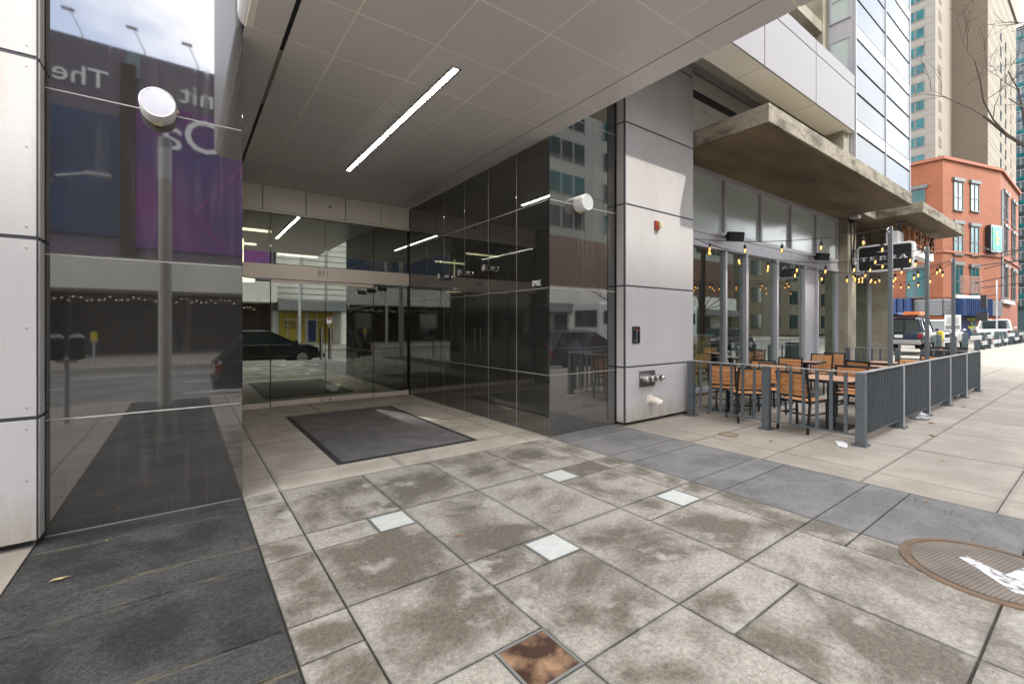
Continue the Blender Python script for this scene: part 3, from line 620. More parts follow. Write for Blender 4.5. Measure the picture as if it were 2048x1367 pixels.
o = thing('linear_ceiling_lamp', 'long slim white lamp recessed in the grey soffit', 'ceiling lamp', (2.22, 5.8, 4.15))
f = MB(); f.box(2.165, 2.275, 3.96, 7.67, 4.143, 4.149); part('trim', f, mt['tile_frame'], o)
f = MB(); f.box(2.195, 2.245, 3.985, 5.81, 4.1395, 4.1425); f.box(2.195, 2.245, 5.82, 7.655, 4.1395, 4.1425); part('diffuser', f, mt['led'], o)

# fascia over the doors
GY = 9.45
f = MB()
for a, b_ in zip([.42, 1.17, 1.915, 2.665, 3.41, 4.055], [1.17, 1.915, 2.665, 3.41, 4.055]): f.box(a+.007, b_-.007, GY-.06, GY-.03, 3.70, 4.148)
part('fascia', f, mt['fascia'], bevel=.003, seg=1)
f = MB(); f.box(.42, 4.058, GY-.028, GY+.3, 3.69, 4.149); part('fascia_backing', f, mt['panel_edge'])
f = MB(); f.box(.42, 4.058, GY-.075, GY+.05, 3.655, 3.688); part('head_trim', f, mt['soffit_joint'])
# glass wall
gf = MB(); gf.box(.42, 4.058, GY-.035, GY+.035, 2.425, 2.70); hd = part('door_header', gf, mt['steel'], bevel=.002, seg=1)
text('numerals', '891', .17, mt['alu'], hd, (2.24, GY-.043, 2.565), FACE_S, .006, .72, space=1.25)
for a, b_ in ((.42, 1.30), (1.31, 2.28), (2.285, 3.255), (3.262, 4.055)):
    f = MB(); f.box(a+.003, b_-.003, GY-.006, GY+.006, 2.703, 3.653); part('transom_pane', f, mt['glass'])
for a, b_ in ((.42, 1.30), (3.262, 4.055)):
    f = MB(); f.box(a+.003, b_-.003, GY-.006, GY+.006, .10, 2.42); p = part('sidelight', f, mt['glass'])
    f = MB(); f.box(a+.003, b_-.003, GY-.022, GY+.022, .004, .099); part('bottom_rail', f, mt['steel'], p, bevel=.002, seg=1)
for a, b_, hx in ((1.31, 2.28, 2.20), (2.285, 3.255, 2.37)):
    f = MB(); f.box(a+.004, b_-.004, GY-.006, GY+.006, .112, 2.355); p = part('entrance_door', f, mt['glass'])
    f = MB(); f.box(a+.004, b_-.004, GY-.022, GY+.022, .012, .111); part('door_rail', f, mt['steel'], p, bevel=.002, seg=1)
    f = MB(); f.box(a+.004, b_-.004, GY-.022, GY+.022, 2.356, 2.412); part('door_rail', f, mt['steel'], p, bevel=.002, seg=1)
    for yo in (-.075, .075):
        f = MB(); f.cyl((hx, GY+yo, .87), (hx, GY+yo, 1.50), .016, n=12)
        for z in (.97, 1.40): f.cyl((hx, GY, z), (hx, GY+yo, z), .009, n=8)
        part('door_handle', f, mt['handle'], p, smooth=True)
    f = MB(); f.cyl((hx, GY-.03, .06), (hx, GY-.022, .06), .022, n=14); part('lock', f, mt['chrome'], p, smooth=True)
f = MB(); f.box(1.298, 1.308, GY-.02, GY+.02, .0, 2.42); f.box(3.2555, 3.2615, GY-.015, GY+.015, .0, 2.42); part('door_jamb', f, mt['black'])

# lobby seen through the glass
f = MB(); f.box(-1.5, 6.5, GY+.04, 16.5, -.05, -.002); part('lobby_floor', f, mt['interior_floor'])
f = MB(); f.box(-1.5, 6.5, 16.5, 16.7, 0, 3.9); f.box(-1.7, -1.5, 9.91, 16.7, 0, 3.9); f.box(6.5, 6.7, 9.91, 16.7, 0, 3.9); f.box(-1.5, 6.5, GY+.31, 16.5, 3.66, 3.9)
part('lobby_wall', f, mt['interior_dark'])
f = MB(); f.box(2.0, 4.6, 16.3, 16.45, 0, 2.6); f.box(3.9, 6.4, 13.0, 13.2, 0, 3.6); part('lobby_panel', f, mt['granite'])
for x, y in ((.4, 11.2), (.4, 13.2), (2.2, 14.6)):
    f = MB(); f.box(x, x+1.1, y, y+.09, 3.62, 3.655); part('lobby_lamp', f, mt['strip_lit'])
f = MB(); f.lathe([(.25, 0), (.25, .06)], (1.15, 12.6, 2.62), n=20); f.cyl((1.15, 12.6, 2.68), (1.15, 12.6, 3.66), .01); part('pendant_lamp', f, mt['strip_lit'])
o = thing('intercom_kiosk', 'slanted steel intercom pedestal standing behind the entrance glass', 'kiosk', (3.12, 10.0, 0))
f = MB(); f.box(-.05, .05, -.14, .14, 0, 1.0); f.bar((0, .0, .95), (.0, .30, 1.42), .30, .09, up=(1,0,0)); f.build('pedestal', mt['steel'], o, bevel=.006)
f = MB(); f.bar((-.05, .0, 1.0), (-.05, .26, 1.40), .24, .02, up=(1,0,0)); f.build('screen', mt['dark_glass'], o)
o = thing('fire_extinguisher', 'red fire extinguisher hanging in the lobby behind the glass', 'fire extinguisher', (4.3, 12.9, 1.0))
f = MB(); f.lathe([(.02,0),(.075,.02),(.08,.36),(.04,.43),(.02,.46)], n=16); f.build('cylinder', mt['red'], o, smooth=True)
f = MB(); f.box(-.05,.05,-.015,.015,.46,.50); f.tube([(.04,0,.47),(.11,0,.40),(.10,0,.2)], .012); f.build('valve', mt['blackmetal'], o)

# things fixed to the entrance walls
def wall_lamp(label, x):
    o = thing('wall_lamp', label, 'wall lamp', (x, 4.65, 3.30), 0, 'white drum lamps on the black granite')
    f = MB(); f.lathe([(.05, 0),(.118, 0),(.118, -.17),(.112, -.179),(.108,-.178),(.02,-.158)], axis='x', n=40)
    f.v = [(b_, a, c) for a, b_, c in f.v]
    f.build('housing', mt['white'], o, smooth=True)
    f = MB(); f.lathe([(.001, -.160),(.107, -.1795),(.109,-.181),(.112,-.179)], axis='x', n=40); f.v = [(b_, a, c) for a, b_, c in f.v]; f.build('lens', mt['white_glow'], o)
    f = MB(); f.box(-.03, .03, -.05, -.012, -.132, -.112); f.cyl((.118,-.06,0),(.132,-.06,0),.012); f.build('bracket', mt['cream'], o)
    return o
wall_lamp('white drum wall lamp on the left granite panel with purple reflections', -.17)
wall_lamp('white drum wall lamp on the granite beside the white pillar', 4.62)
for k, (y, lb) in enumerate(((6.13, 'small steel spot lamp closest to the front edge of the black side wall'), (6.93, 'middle of the small steel spot lamps on the black side wall'), (7.72, 'small steel spot lamp nearest the glass doors on the black side wall'))):
    o = thing('spot_lamp', lb, 'spot lamp', (4.06, y, 2.48), 0, 'small steel spot lamps on the black side wall')
    f = MB(); f.lathe([(.03,0),(.062,0),(.062,-.13),(.05,-.135)], axis='x', n=24); f.build('housing', mt['chrome'], o, smooth=True)
    f = MB(); f.box(-.10, -.05, -.066, -.056, -.022, .022); f.build('label_plate', mt['blackmetal'], o)
    f = MB(); f.lathe([(.001,-.1355),(.047,-.1365)], axis='x', n=24); f.build('lens', mt['white_glow'], o)
o = thing('building_name_letters', 'small white letters reading SPIRE on the black side wall', 'sign', (4.06, 4.93, 2.13))
text('lettering', 'SPIRE', .115, mt['letters'], o, (4.053, 4.93, 2.145), FACE_W, .005, .62, 1.0, space=1.15)
o = thing('security_camera', 'tiny round camera on the cream fascia above the doors', 'camera', (2.36, GY-.06, 3.93))
f = MB(); f.lathe([(.01,0),(.036,0),(.03,-.02),(.012,-.035)], axis='x', n=16); f.v = [(b_, a, c) for a, b_, c in f.v]; f.build('dome', mt['chrome'], o, smooth=True)

o = thing('fire_alarm_strobe', 'small red and cream alarm strobe high on the white pillar', 'alarm', (6.20, PY, 3.17))
f = MB(); f.box(-.05, .05, -.03, 0, -.07, .075); f.box(-.025,.02,-.05,-.03,-.09,-.07); f.build('base', mt['red'], o, bevel=.004)
f = MB(); f.box(.0, .062, -.085, -.03, -.045, .06); f.build('strobe_lens', mt['cream'], o, bevel=.01)
o = thing('key_box', 'black fire phone box with red button on the white pillar', 'key box', (5.68, PY, 1.40))
f = MB()
for a, b_, c, d in ((-.085,.085,-.13,-.105),(-.085,.085,.105,.13),(-.085,-.065,-.105,.105),(.065,.085,-.105,.105)): f.box(a,b_,-.02,0,c,d)
f.build('frame', mt['blackmetal'], o, bevel=.002)
f = MB(); f.box(-.064,.064,-.008,-.001,-.104,.104); f.box(-.03,.0,-.03,-.008,-.085,.06); f.box(.012,.03,-.022,-.008,-.03,.02); f.build('inset', mt['dark_glass'], o)
f = MB(); f.box(-.01,.035,-.028,-.008,.05,.085); f.build('button', mt['red'], o)
f = MB(); f.box(-.05,.03,-.014,-.008,-.095,-.07); f.build('label_plate', mt['chrome'], o)
o = thing('fire_hose_connection', 'chrome plate with three hose valves low on the white pillar', 'hose connection', (5.96, PY, .70))
f = MB(); f.box(-.20, .20, -.012, 0, -.125, .125); f.build('plate', M('dull_steel_plate', (.22,.215,.205), .3, .8), o, bevel=.003)
for x in (-.13, .0, .13):
    f = MB(); f.lathe([(.035,0),(.035,-.05),(.052,-.055),(.052,-.085),(.03,-.09),(.03,-.12),(.048,-.122),(.046,-.15),(.01,-.155)], axis='x', n=16)
    f.v = [(b_, a, c) for a, b_, c in f.v]
    for k in range(4): a_ = k*math.pi/2+.4; f.bar((.04*math.cos(a_), -.07, .04*math.sin(a_)), (.066*math.cos(a_), -.07, .066*math.sin(a_)), .014)
    v = f.build('valve', mt['chrome'], o, smooth=True); v.location = (x, -.012, .01)
o = thing('wall_hydrant_outlet', 'small square chrome outlet right of the hose valves', 'outlet', (6.33, PY, .69))
f = MB(); f.box(-.04,.04,-.008,0,-.045,.045); f.lathe([(.02,0),(.03,-.03),(.03,-.05),(.018,-.06)], axis='x', n=14); 
f.v = [(a, b_, c) if abs(a) <= .0401 and i < 8 else (b_, a, c) for i, (a, b_, c) in enumerate(f.v)]
f.build('body', mt['chrome'], o)
o = thing('drain_pipe_outlet', 'white curved pipe outlet near the foot of the white pillar', 'pipe', (6.04, PY, .36))
f = MB(); f.lathe([(.05,0),(.085,0),(.08,-.018),(.05,-.02)], axis='x', n=22); f.v = [(b_, a, c) for a, b_, c in f.v]; f.build('flange', mt['pvc'], o, smooth=True)
f = MB(); f.tube([(0,-.01,0),(0,-.06,0),(.015,-.11,-.012),(.04,-.15,-.04),(.05,-.165,-.055)], [.052,.052,.054,.058,.060], n=18); f.build('elbow', mt['pvc'], o, smooth=True)
f = MB(); f.cyl((.0505,-.1655,-.0555),(.0515,-.1668,-.0568),.05,n=18); f.build('mouth', mt['rubber'], o)

# ---------------------------------------------------------------- restaurant front under the canopies
SY = 5.0; XM = [7.30, 9.24, 10.85, 12.46, 14.07, 15.62]
fr = MB()
for x in XM: fr.box(x-.035, x+.035, SY-.07, SY+.07, 3.14, 4.68)
fr.box(7.28, 15.65, SY-.075, SY+.075, 4.60, 4.695); fr.box(7.28, 15.65, SY-.08, SY+.08, 3.40, 3.49); fr.box(7.28, 15.65, SY-.065, SY+.065, 3.24, 3.395); fr.box(7.28, 15.65, SY-.085, SY+.085, 3.12, 3.235)
for x in (7.30, 9.27, 15.62): fr.box(x-.035, x+.035, SY-.07, SY+.07, .2, 3.12)
fr.box(7.28, 9.24, SY-.07, SY+.07, .2, .29); fr.box(14.07, 15.65, SY-.07, SY+.07, .2, .29)
sfm = part('storefront_frame', fr, mt['alu'], bevel=.002, seg=1)
for x in (10.15, 11.65, 13.30):
    f = MB(); f.box(x-.05, x+.05, SY-.08, SY+.26, .02, 3.12); part('deep_mullion', f, mt['alu'], sfm, bevel=.002, seg=1)
f = MB(); f.box(13.45, 14.10, SY-.02, SY+.16, .02, 3.12); f.box(14.05, 14.12, SY-.09, SY+.05, .02, 3.12); part('solid_panel', f, mt['alu'], sfm, bevel=.002, seg=1)
for a, b_ in zip(XM, XM[1:]):
    f = MB(); f.box(a+.037, b_-.037, SY-.008, SY+.008, 3.492, 4.598); part('frosted_pane', f, mt['frost'])
for a, b_ in ((7.30, 9.27), (9.27, 10.15), (10.15, 11.65), (11.65, 13.30), (14.10, 15.62)):
    f = MB(); f.box(a+.04, b_-.04, SY-.006, SY+.006, .25, 3.118); part('shop_window', f, mt['glass_shop'])
f = MB(); f.box(7.28, 15.65, SY-.03, SY+.2, -.01, .198); part('plinth', f, mt['concrete'])
# second bay
f = MB()
for x in (16.38, 17.1, 18.66): f.box(x-.035, x+.035, SY-.06, SY+.06, .2, 3.9)
f.box(16.35, 18.7, SY-.065, SY+.065, 3.1, 3.25); f.box(16.35, 18.7, SY-.062, SY+.062, 3.84, 3.95); f.box(16.35, 18.7, SY-.064, SY+.064, .1, .3); part('storefront_frame', f, mt['alu'])
for a, b_ in ((16.38, 17.1), (17.1, 18.66)):
    f = MB(); f.box(a+.04, b_-.04, SY-.006, SY+.006, .31, 3.098); part('shop_window', f, mt['glass_shop'])
f = MB(); f.box(16.35, 18.7, SY-.02, SY+.02, 3.26, 3.83); part('frosted_pane', f, mt['frost'])
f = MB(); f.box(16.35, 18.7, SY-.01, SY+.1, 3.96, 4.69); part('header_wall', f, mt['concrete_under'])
# columns
f = MB(); f.box(15.66, 16.34, 4.70, 5.3, 0, 4.695); part('column', f, mt['concrete_col'], bevel=.012)
f = MB(); f.box(18.71, 19.32, 4.52, 5.3, 0, 4.695); part('column', f, mt['concrete_col'], bevel=.012)
f = MB(); f.box(18.75, 19.28, 5.31, 20, 0, 14); f.box(19.29, 19.32, 5.31, 20, 0, 14); part('side_wall', f, mt['concrete_col'])
f = MB(); f.tube([(15.75,4.66,4.6),(15.75,4.64,3.4),(15.8,4.63,3.15)], .018); f.tube([(15.62,4.68,4.62),(15.9,4.62,4.55),(15.95,4.62,4.4),(15.95,4.66,3.5)], .022); f.box(15.70,15.95,4.58,4.69,4.56,4.66); part('conduit', f, mt['blackmetal'])
# concrete canopies with a slot between them
f = MB(); f.prism([(7.30,5.2),(7.30,3.21),(15.40,3.21),(15.40,4.29),(16.62,4.29),(16.62,3.24),(22.2,3.24),(22.2,5.2)], 4.705, 5.0, axis='z'); cn = part('concrete_canopy', f, mt['concrete'], bevel=.012)
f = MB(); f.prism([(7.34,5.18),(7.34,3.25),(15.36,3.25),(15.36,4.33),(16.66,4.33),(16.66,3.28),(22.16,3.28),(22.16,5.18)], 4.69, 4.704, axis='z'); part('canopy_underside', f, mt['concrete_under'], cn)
# tiled wall, dark recess and white box above the canopy
f = MB()
for zz, z2 in ((5.0,5.17),(5.18,5.38),(5.39,5.60),(5.61,5.80),(5.93,6.10),(6.11,6.26)):
    for k in range(10): f.box(7.30+.8*k+.004, 8.10+.8*k-.004, 4.715, 4.735, zz, z2)
part('wall_tiles', f, mt['tile'])
f = MB(); f.box(7.29, 15.3, 4.74, 5.2, 5.0, 6.4); part('upper_wall', f, mt['alu'])
f = MB(); f.box(7.29, 15.3, 4.68, 4.73, 5.805, 5.925); part('dark_band', f, mt['panel_edge'])
f = MB(); f.box(7.29, 15.3, 4.60, 4.70, 6.27, 6.33); part('ledge', f, mt['alu_light'])
f = MB(); f.box(4.1, 11.25, 3.72, 4.70, 6.345, 6.41); part('recess_soffit', f, mt['tile'])
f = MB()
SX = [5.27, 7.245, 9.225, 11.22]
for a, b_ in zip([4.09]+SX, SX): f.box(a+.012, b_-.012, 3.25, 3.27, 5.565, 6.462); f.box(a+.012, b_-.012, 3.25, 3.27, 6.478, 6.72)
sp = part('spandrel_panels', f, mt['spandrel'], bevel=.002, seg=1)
f = MB(); f.box(4.09, 11.21, 3.262, 3.70, 5.58, 6.71); part('spandrel_core', f, mt['panel_edge'], sp)
f = MB()
for a, b_ in zip([4.09]+SX, SX): f.box(a+.008, b_-.008, 3.272, 3.70, 5.560, 5.578)
part('spandrel_soffit', f, mt['soffit_joint'], sp)
f = MB(); f.box(10.95, 11.27, 3.36, 3.84, 5.0, 5.558); f.box(10.98, 11.28, 3.74, 4.2, 6.73, 22); f.box(10.4, 10.94, 3.9, 4.6, 5.0, 6.3); part('column', f, mt['concrete_col'], bevel=.008)
f = MB(); f.box(4.2, 10.97, 3.76, 4.28, 7.80, 8.02); f.box(4.2, 10.97, 3.76, 4.28, 10.6, 10.8); part('concrete_beam', f, mt['concrete_col'])
f = MB()
for k in range(95): f.box(4.2, 10.80, 4.30, 4.34, 6.42+.06*k, 6.455+.06*k)
f.box(4.2, 10.80, 4.33, 4.6, 6.415, 12.2); part('louvered_wall', f, mt['louver'])
f = MB(); f.box(10.82, 10.97, 4.20, 4.22, 6.42, 12); part('narrow_window', f, mt['pale_glass'])
# glazed bay
bx0, bx1 = 11.30, 15.40
f = MB(); f.box(bx0+.03, bx1-.03, 3.30, 4.7, 5.01, 22); bay = part('bay_core', f, mt['alu_light'])
zb = [5.03]; panes = []; z = 5.03
seq = [('p', .57)] + [('b', .27), ('p', .57), ('p', .57), ('p', .57)]*8
fb = MB()
for kind, h in seq:
    for a, b_ in ((bx0, 13.33), (13.33, bx1)):
        if kind == 'p': panes.append((a+.03, b_-.03, z+.008, z+h-.045))
    if kind == 'b': fb.box(bx0, bx1, 3.262, 3.298, z+.01, z+h-.01)
    z += h
    if z > 16: break
for a, b_, c, d in panes:
    f = MB(); f.box(a, b_, 3.264, 3.29, c, d); part('bay_pane', f, mt['bay_glass'], bay, bevel=.003, seg=1)
part('bay_band', fb, mt['alu'], bay)
f = MB(); f.box(bx0, bx1, 3.291, 3.299, 5.01, z); part('dark_joint_backing', f, mt['panel_edge'], bay)
f = MB()
for x in (bx0+.012, 13.33, bx1-.012): f.box(x-.014, x+.014, 3.245, 3.30, 5.01, z)
f.box(bx0-.02, bx0, 3.25, 3.29, 5.01, z)
part('bay_mullion', f, mt['alu'], bay)
# left return of the bay with its windows
f = MB(); f.box(bx0-.015, bx0+.03, 3.30, 3.78, 5.01, z); part('return_panel', f, mt['alu'], bay)
for z0 in (6.15, 8.05, 10.2):
    f = MB(); f.box(bx0-.03, bx0-.016, 3.36, 3.68, z0, z0+.42); f.box(bx0-.03, bx0-.016, 3.36, 3.68, z0+.47, z0+1.45); part('return_window', f, mt['frost'], bay)
    f = MB()
    for a, b_, c, d in ((3.33,3.36,z0-.03,z0+1.48),(3.68,3.71,z0-.03,z0+1.48),(3.36,3.68,z0-.03,z0),(3.36,3.68,z0+.42,z0+.47),(3.36,3.68,z0+1.45,z0+1.48)): f.box(bx0-.045,bx0-.016,a,b_,c,d)
    part('window_frame', f, mt['alu'], bay)

# dining room
f = MB(); f.box(7.3, 18.7, SY+.2, 13, -.03, .01); part('restaurant_floor', f, M('wood_floor', (.16,.10,.06), .4, var=.2, vscale=2))
f = MB(); f.box(7.3, 18.7, 13, 13.2, 0, 3.4); f.box(7.22, 7.29, 5.0, 13, 0, 4.7); f.box(18.6, 18.7, 5.1, 13, 0, 3.4); f.box(7.3, 18.7, SY+.1, 13, 3.4, 3.6); part('restaurant_wall', f, mt['interior_warm'])
f = MB()
o = thing('host_cabinet', 'pine cabinet with pale stone top just inside the restaurant window', 'cabinet', (8.62, 5.5, 0))
f = MB(); f.box(-1.0, .50, -.3, .3, .0, 1.30); f.build('body', mt['pine'], o, bevel=.006)
f = MB()
for x in (-.32, .22):
    f.box(x-.20, x-.14, -.318, -.3005, .12, 1.22); f.box(x+.14, x+.20, -.318, -.3005, .12, 1.22); f.box(x-.139, x+.139, -.318, -.3005, 1.15, 1.22); f.box(x-.139, x+.139, -.318, -.3005, .12, .18)
f.build('panel_frame', mt['pine'], o, bevel=.002)
f = MB(); f.box(-1.04, .54, -.34, .34, 1.301, 1.355); f.build('top', mt['pale_concrete'], o, bevel=.006)
def dining_chair(x, y, rz, label):
    o = thing('dining_chair', label, 'chair', (x, y, .01), rz, 'tan bentwood chairs inside the restaurant')
    f = MB(); f.lathe([(.01,.44),(.21,.44),(.22,.46),(.2,.475),(.01,.475)], n=18); f.build('seat', mt['tan_chair'], o, smooth=True)
    f = MB(); f.tube([(.19*math.cos(a), .19*math.sin(a), .82) for a in [math.pi*(1.0+.1*i) for i in range(11)]], .018)
    f.tube([(-.19,0,.82),(-.18,.02,.46)], .015); f.tube([(.19,0,.82),(.18,.02,.46)], .015); f.tube([(-.07,-.175,.82),(-.06,-.15,.46)],.011); f.tube([(.07,-.175,.82),(.06,-.15,.46)],.011); f.build('backrest', mt['tan_chair'], o, smooth=True)
    for sx in (-1,1):
        for sy in (-1,1):
            f = MB(); f.tube([(sx*.14,sy*.14,.45),(sx*.18,sy*.18,0)], .014); f.build('leg', mt['tan_chair'], o, smooth=True)
    return o
d0 = dining_chair(9.9, 6.3, 2.6, 'tan bentwood chair left inside the dining room window')
dup(d0, (10.9, 6.9, .01), -.4, 'tan bentwood chair second from the left inside the window')
dup(d0, (12.3, 6.1, .01), 2.2, 'tan bentwood chair behind the middle restaurant pane')
dup(d0, (13.2, 6.8, .01), .7, 'tan bentwood chair inside the restaurant towards the right panes')
o = thing('dining_table', 'pale round table between bentwood chairs inside the restaurant', 'table', (10.4, 6.3, .01), 0, 'tables inside the restaurant')
f = MB(); f.lathe([(.02,.70),(.38,.70),(.38,.735),(.02,.735)], n=28); f.build('table_top', mt['wood_pale'], o)
f = MB(); f.cyl((0,0,.0),(0,0,.70),.035); f.lathe([(.22,0),(.2,.02),(.03,.04)], n=16); f.build('pedestal', mt['blackmetal'], o)
dup(o, (12.8, 6.4, .01), 0, 'pale round table behind the right restaurant panes')

# two outdoor speakers
for x, y, z, lb in ((9.33, 4.83, 3.42, 'black loudspeaker on the window frame nearest the white pillar'), (13.95, 4.83, 3.42, 'black loudspeaker on the window frame near the concrete column')):
    o = thing('outdoor_speaker', lb, 'loudspeaker', (x, y, z), R(-25), 'black loudspeakers above the restaurant windows')
    f = MB(); T = Matrix.Rotation(R(12), 4, 'X'); f.box(-.17,.17,-.16,.0,-.10,.10, T=T); f.build('cabinet', mt['blackmetal'], o, bevel=.03, seg=3)
    f = MB(); f.box(-.15,.15,-.166,-.161,-.085,.085, T=T); f.build('grille', mt['rubber'], o)
    f = MB(); f.bar((-.17,-.06,0),(-.19,.12,-.02),.03,.05); f.build('bracket', mt['blackmetal'], o)

# ---------------------------------------------------------------- signs
def slab_letters(mb, word, x, z, h, w, gap, y0, y1, place):
    """wide slab-serif capitals; place(u, d, w) turns sign coordinates into 3-D"""
    def rect(u0, u1, w0, w1):
        P = [place(u, y, ww) for y in (y0, y1) for u, ww in ((u0,w0),(u1,w0),(u1,w1),(u0,w1))]
        mb._add(P, [(0,1,2,3),(7,6,5,4),(0,4,5,1),(1,5,6,2),(2,6,7,3),(3,7,4,0)])
    def diag(u0, w0, u1, w1, th):
        P = [place(u, y, ww) for y in (y0, y1) for u, ww in ((u0,w0),(u0+th,w0),(u1+th,w1),(u1,w1))]
        mb._add(P, [(0,1,2,3),(7,6,5,4),(0,4,5,1),(1,5,6,2),(2,6,7,3),(3,7,4,0)])
    s = h*.13; st = w*.20
    for ch in word:
        if ch == 'T':
            rect(x, x+w, z+h-s, z+h); rect(x, x+s*.8, z+h*.68, z+h-s); rect(x+w-s*.8, x+w, z+h*.68, z+h-s); rect(x+w/2-st/2, x+w/2+st/2, z+s, z+h-s); rect(x+w*.25, x+w*.75, z, z+s)
        elif ch == 'E':
            rect(x, x+w, z+h-s, z+h); rect(x, x+w, z, z+s); rect(x+w*.12, x+w*.12+st, z+s, z+h-s); rect(x+w*.12+st, x+w*.68, z+h*.45, z+h*.45+s)
            rect(x+w-s*.8, x+w, z+s, z+h*.32); rect(x+w-s*.8, x+w, z+h*.68, z+h-s); rect(x+w*.68, x+w*.68+s*.8, z+h*.36, z+h*.66)
        elif ch == 'R':
            rect(x, x+w*.8, z+h-s, z+h); rect(x+w*.12, x+w*.12+st, z+s, z+h-s); rect(x, x+w*.45, z, z+s); rect(x+w*.72, x+w*.72+st, z+h*.52, z+h-s); rect(x+w*.12+st, x+w*.72, z+h*.44, z+h*.44+s)
            diag(x+w*.78, z, x+w*.42, z+h*.44, st*1.1); rect(x+w*.72, x+w*1.05, z, z+s)
        elif ch == 'A':
            diag(x+w*.05, z+s, x+w*.42, z+h, s*.9); diag(x+w*.72, z+s, x+w*.42, z+h, st*1.1); rect(x+w*.22, x+w*.72, z+h*.30, z+h*.30+s*.8); rect(x-w*.06, x+w*.28, z, z+s); rect(x+w*.58, x+w*1.08, z, z+s)
        x += w + gap
def rrect(u0, u1, w0, w1, r, n=6):
    P = []
    for cx, cz, a0 in ((u1-r,w1-r,0),(u0+r,w1-r,90),(u0+r,w0+r,180),(u1-r,w0+r,270)):
        for i in range(n+1): a = R(a0+90*i/n); P.append((cx+r*math.cos(a), cz+r*math.sin(a)))
    return P
SXB = 16.0
o = thing('blade_sign', 'black rounded box sign with white TERRA lettering projecting from the concrete column', 'sign', (SXB, 4.6, 3.45))
f = MB(); f.prism(rrect(3.28, 4.55, 3.07, 3.84, .09), SXB-.11, SXB+.11, axis='x'); part('housing', f, mt['white'], o, bevel=.012)
f = MB(); f.prism(rrect(3.33, 4.50, 3.12, 3.79, .06), SXB-.116, SXB-.111, axis='x'); part('face', f, mt['blackmetal'], o)
f = MB(); f.prism(rrect(3.33, 4.50, 3.12, 3.79, .06), SXB+.111, SXB+.116, axis='x'); part('face', f, mt['blackmetal'], o)
f = MB(); slab_letters(f, 'TERRA', 0, 3.395, .105, .165, .055, SXB-.122, SXB-.117, lambda u, d, w: (d, 4.465-u, w))
f.box(SXB-.121, SXB-.117, 3.72, 4.10, 3.62, 3.632); f.box(SXB-.121, SXB-.117, 3.72, 4.10, 3.26, 3.272); part('lettering', f, mt['letters'], o)
f = MB(); f.box(SXB-.03, SXB+.03, 4.56, 4.69, 3.70, 3.77); f.box(SXB-.03, SXB+.03, 4.56, 4.69, 3.14, 3.21); f.cyl((SXB-.0,4.62,3.45),(SXB-.0,4.69,3.45),.12,n=20); f.box(SXB-.05, SXB+.05, 4.685, 4.698, 3.05, 3.85); part('bracket', f, mt['alu_light'], o)

o = thing('hanging_letter_sign', 'white box beam with rusty TERRA letters hung under the far canopy', 'sign', (19.2, 4.0, 4.69))
f = MB(); f.box(16.95, 21.2, 3.86, 4.14, 3.78, 4.34); part('beam', f, mt['white'], o, bevel=.006)
f = MB(); slab_letters(f, 'TERRA', 17.35, 4.02, .50, .56, .17, 3.74, 3.855, lambda u, d, w: (u, d, w)); part('lettering', f, mt['rust'], o)
f = MB()
for x in (17.8, 20.6): f.box(x-.05, x+.05, 3.95, 4.05, 4.342, 4.68); f.box(x-.2, x+.2, 3.9, 4.1, 4.672, 4.688)
part('hanger', f, mt['galv'], o)
o = thing('canopy_lamp', 'flat grey box lamp under the concrete canopy', 'lamp', (15.4, 4.45, 4.66))
f = MB(); f.box(-.14,.14,-.1,.1,-.07,.028); f.build('housing', mt['alu'], o, bevel=.01)
f = MB(); f.box(-.11,.11,-.08,.08,-.078,-.0705); f.build('lens', mt['white_glow'], o)

# ------------------------------------------------------------------ patio railing
rp = mt['rail_paint']
rl = thing('patio_railing', 'grey painted steel railing of flat bars around the restaurant patio', 'railing', (7.03, 1.97, 0))
RH = .945
def post(mb, x, y): mb.box(x-.05, x+.05, y-.05, y+.05, .012, RH-.012); mb.box(x-.10, x+.10, y-.085, y+.085, 0, .012); [mb.cyl((x+a, y+b_, .012), (x+a, y+b_, .026), .011, n=6) for a in (-.078,.078) for b_ in (-.06,.06)]
for x, y in [(7.03, 4.36), (7.03, 3.13), (7.03, 1.97)] + [(8.75, 1.97), (10.3, 1.97), (11.88, 1.97), (13.43, 1.97), (15.0, 1.97)] + [(15.0, 4.5)]:
    f = MB(); post(f, x, y); part('post', f, rp, rl, bevel=.003, seg=1)
def bars(y0, y1, x, n):
    f = MB()
    for i in range(1, n):
        y = y0+(y1-y0)*i/n; f.box(x-.006, x+.006, y-.021, y+.021, .135, RH-.02)
    f.box(x-.025, x+.025, min(y0,y1)+.052, max(y0,y1)-.052, .118, .134); part('bar_infill', f, rp, rl)
bars(4.36, 3.13, 7.03, 7); bars(3.13, 1.97, 7.03, 7)
xs = [7.03, 8.75, 10.3, 11.88, 13.43, 15.0]
for a, b_ in zip(xs, xs[1:]):
    f = MB(); n = round((b_-a)/.135)
    for i in range(1, n):
        x = a+(b_-a)*i/n; f.box(x-.005, x+.005, 1.97-.030, 1.97+.030, .137, RH-.02)
    f.box(a+.052, b_-.052, 1.97-.024, 1.97+.024, .118, .136); part('bar_infill', f, rp, rl)
    f = MB(); f.box(b_-.05, b_-.028, 1.905, 1.918, .02, RH-.02); part('sunlit_edge_strip', f, mt['alu_light'], rl)  # pale strip stands in for the sunlit side of each post
bars(4.5, 3.42, 15.0, 6); bars(2.92, 1.97, 15.0, 5)
for y in (3.42, 2.92):
    f = MB(); post(f, 15.0, y); part('post', f, rp, rl)
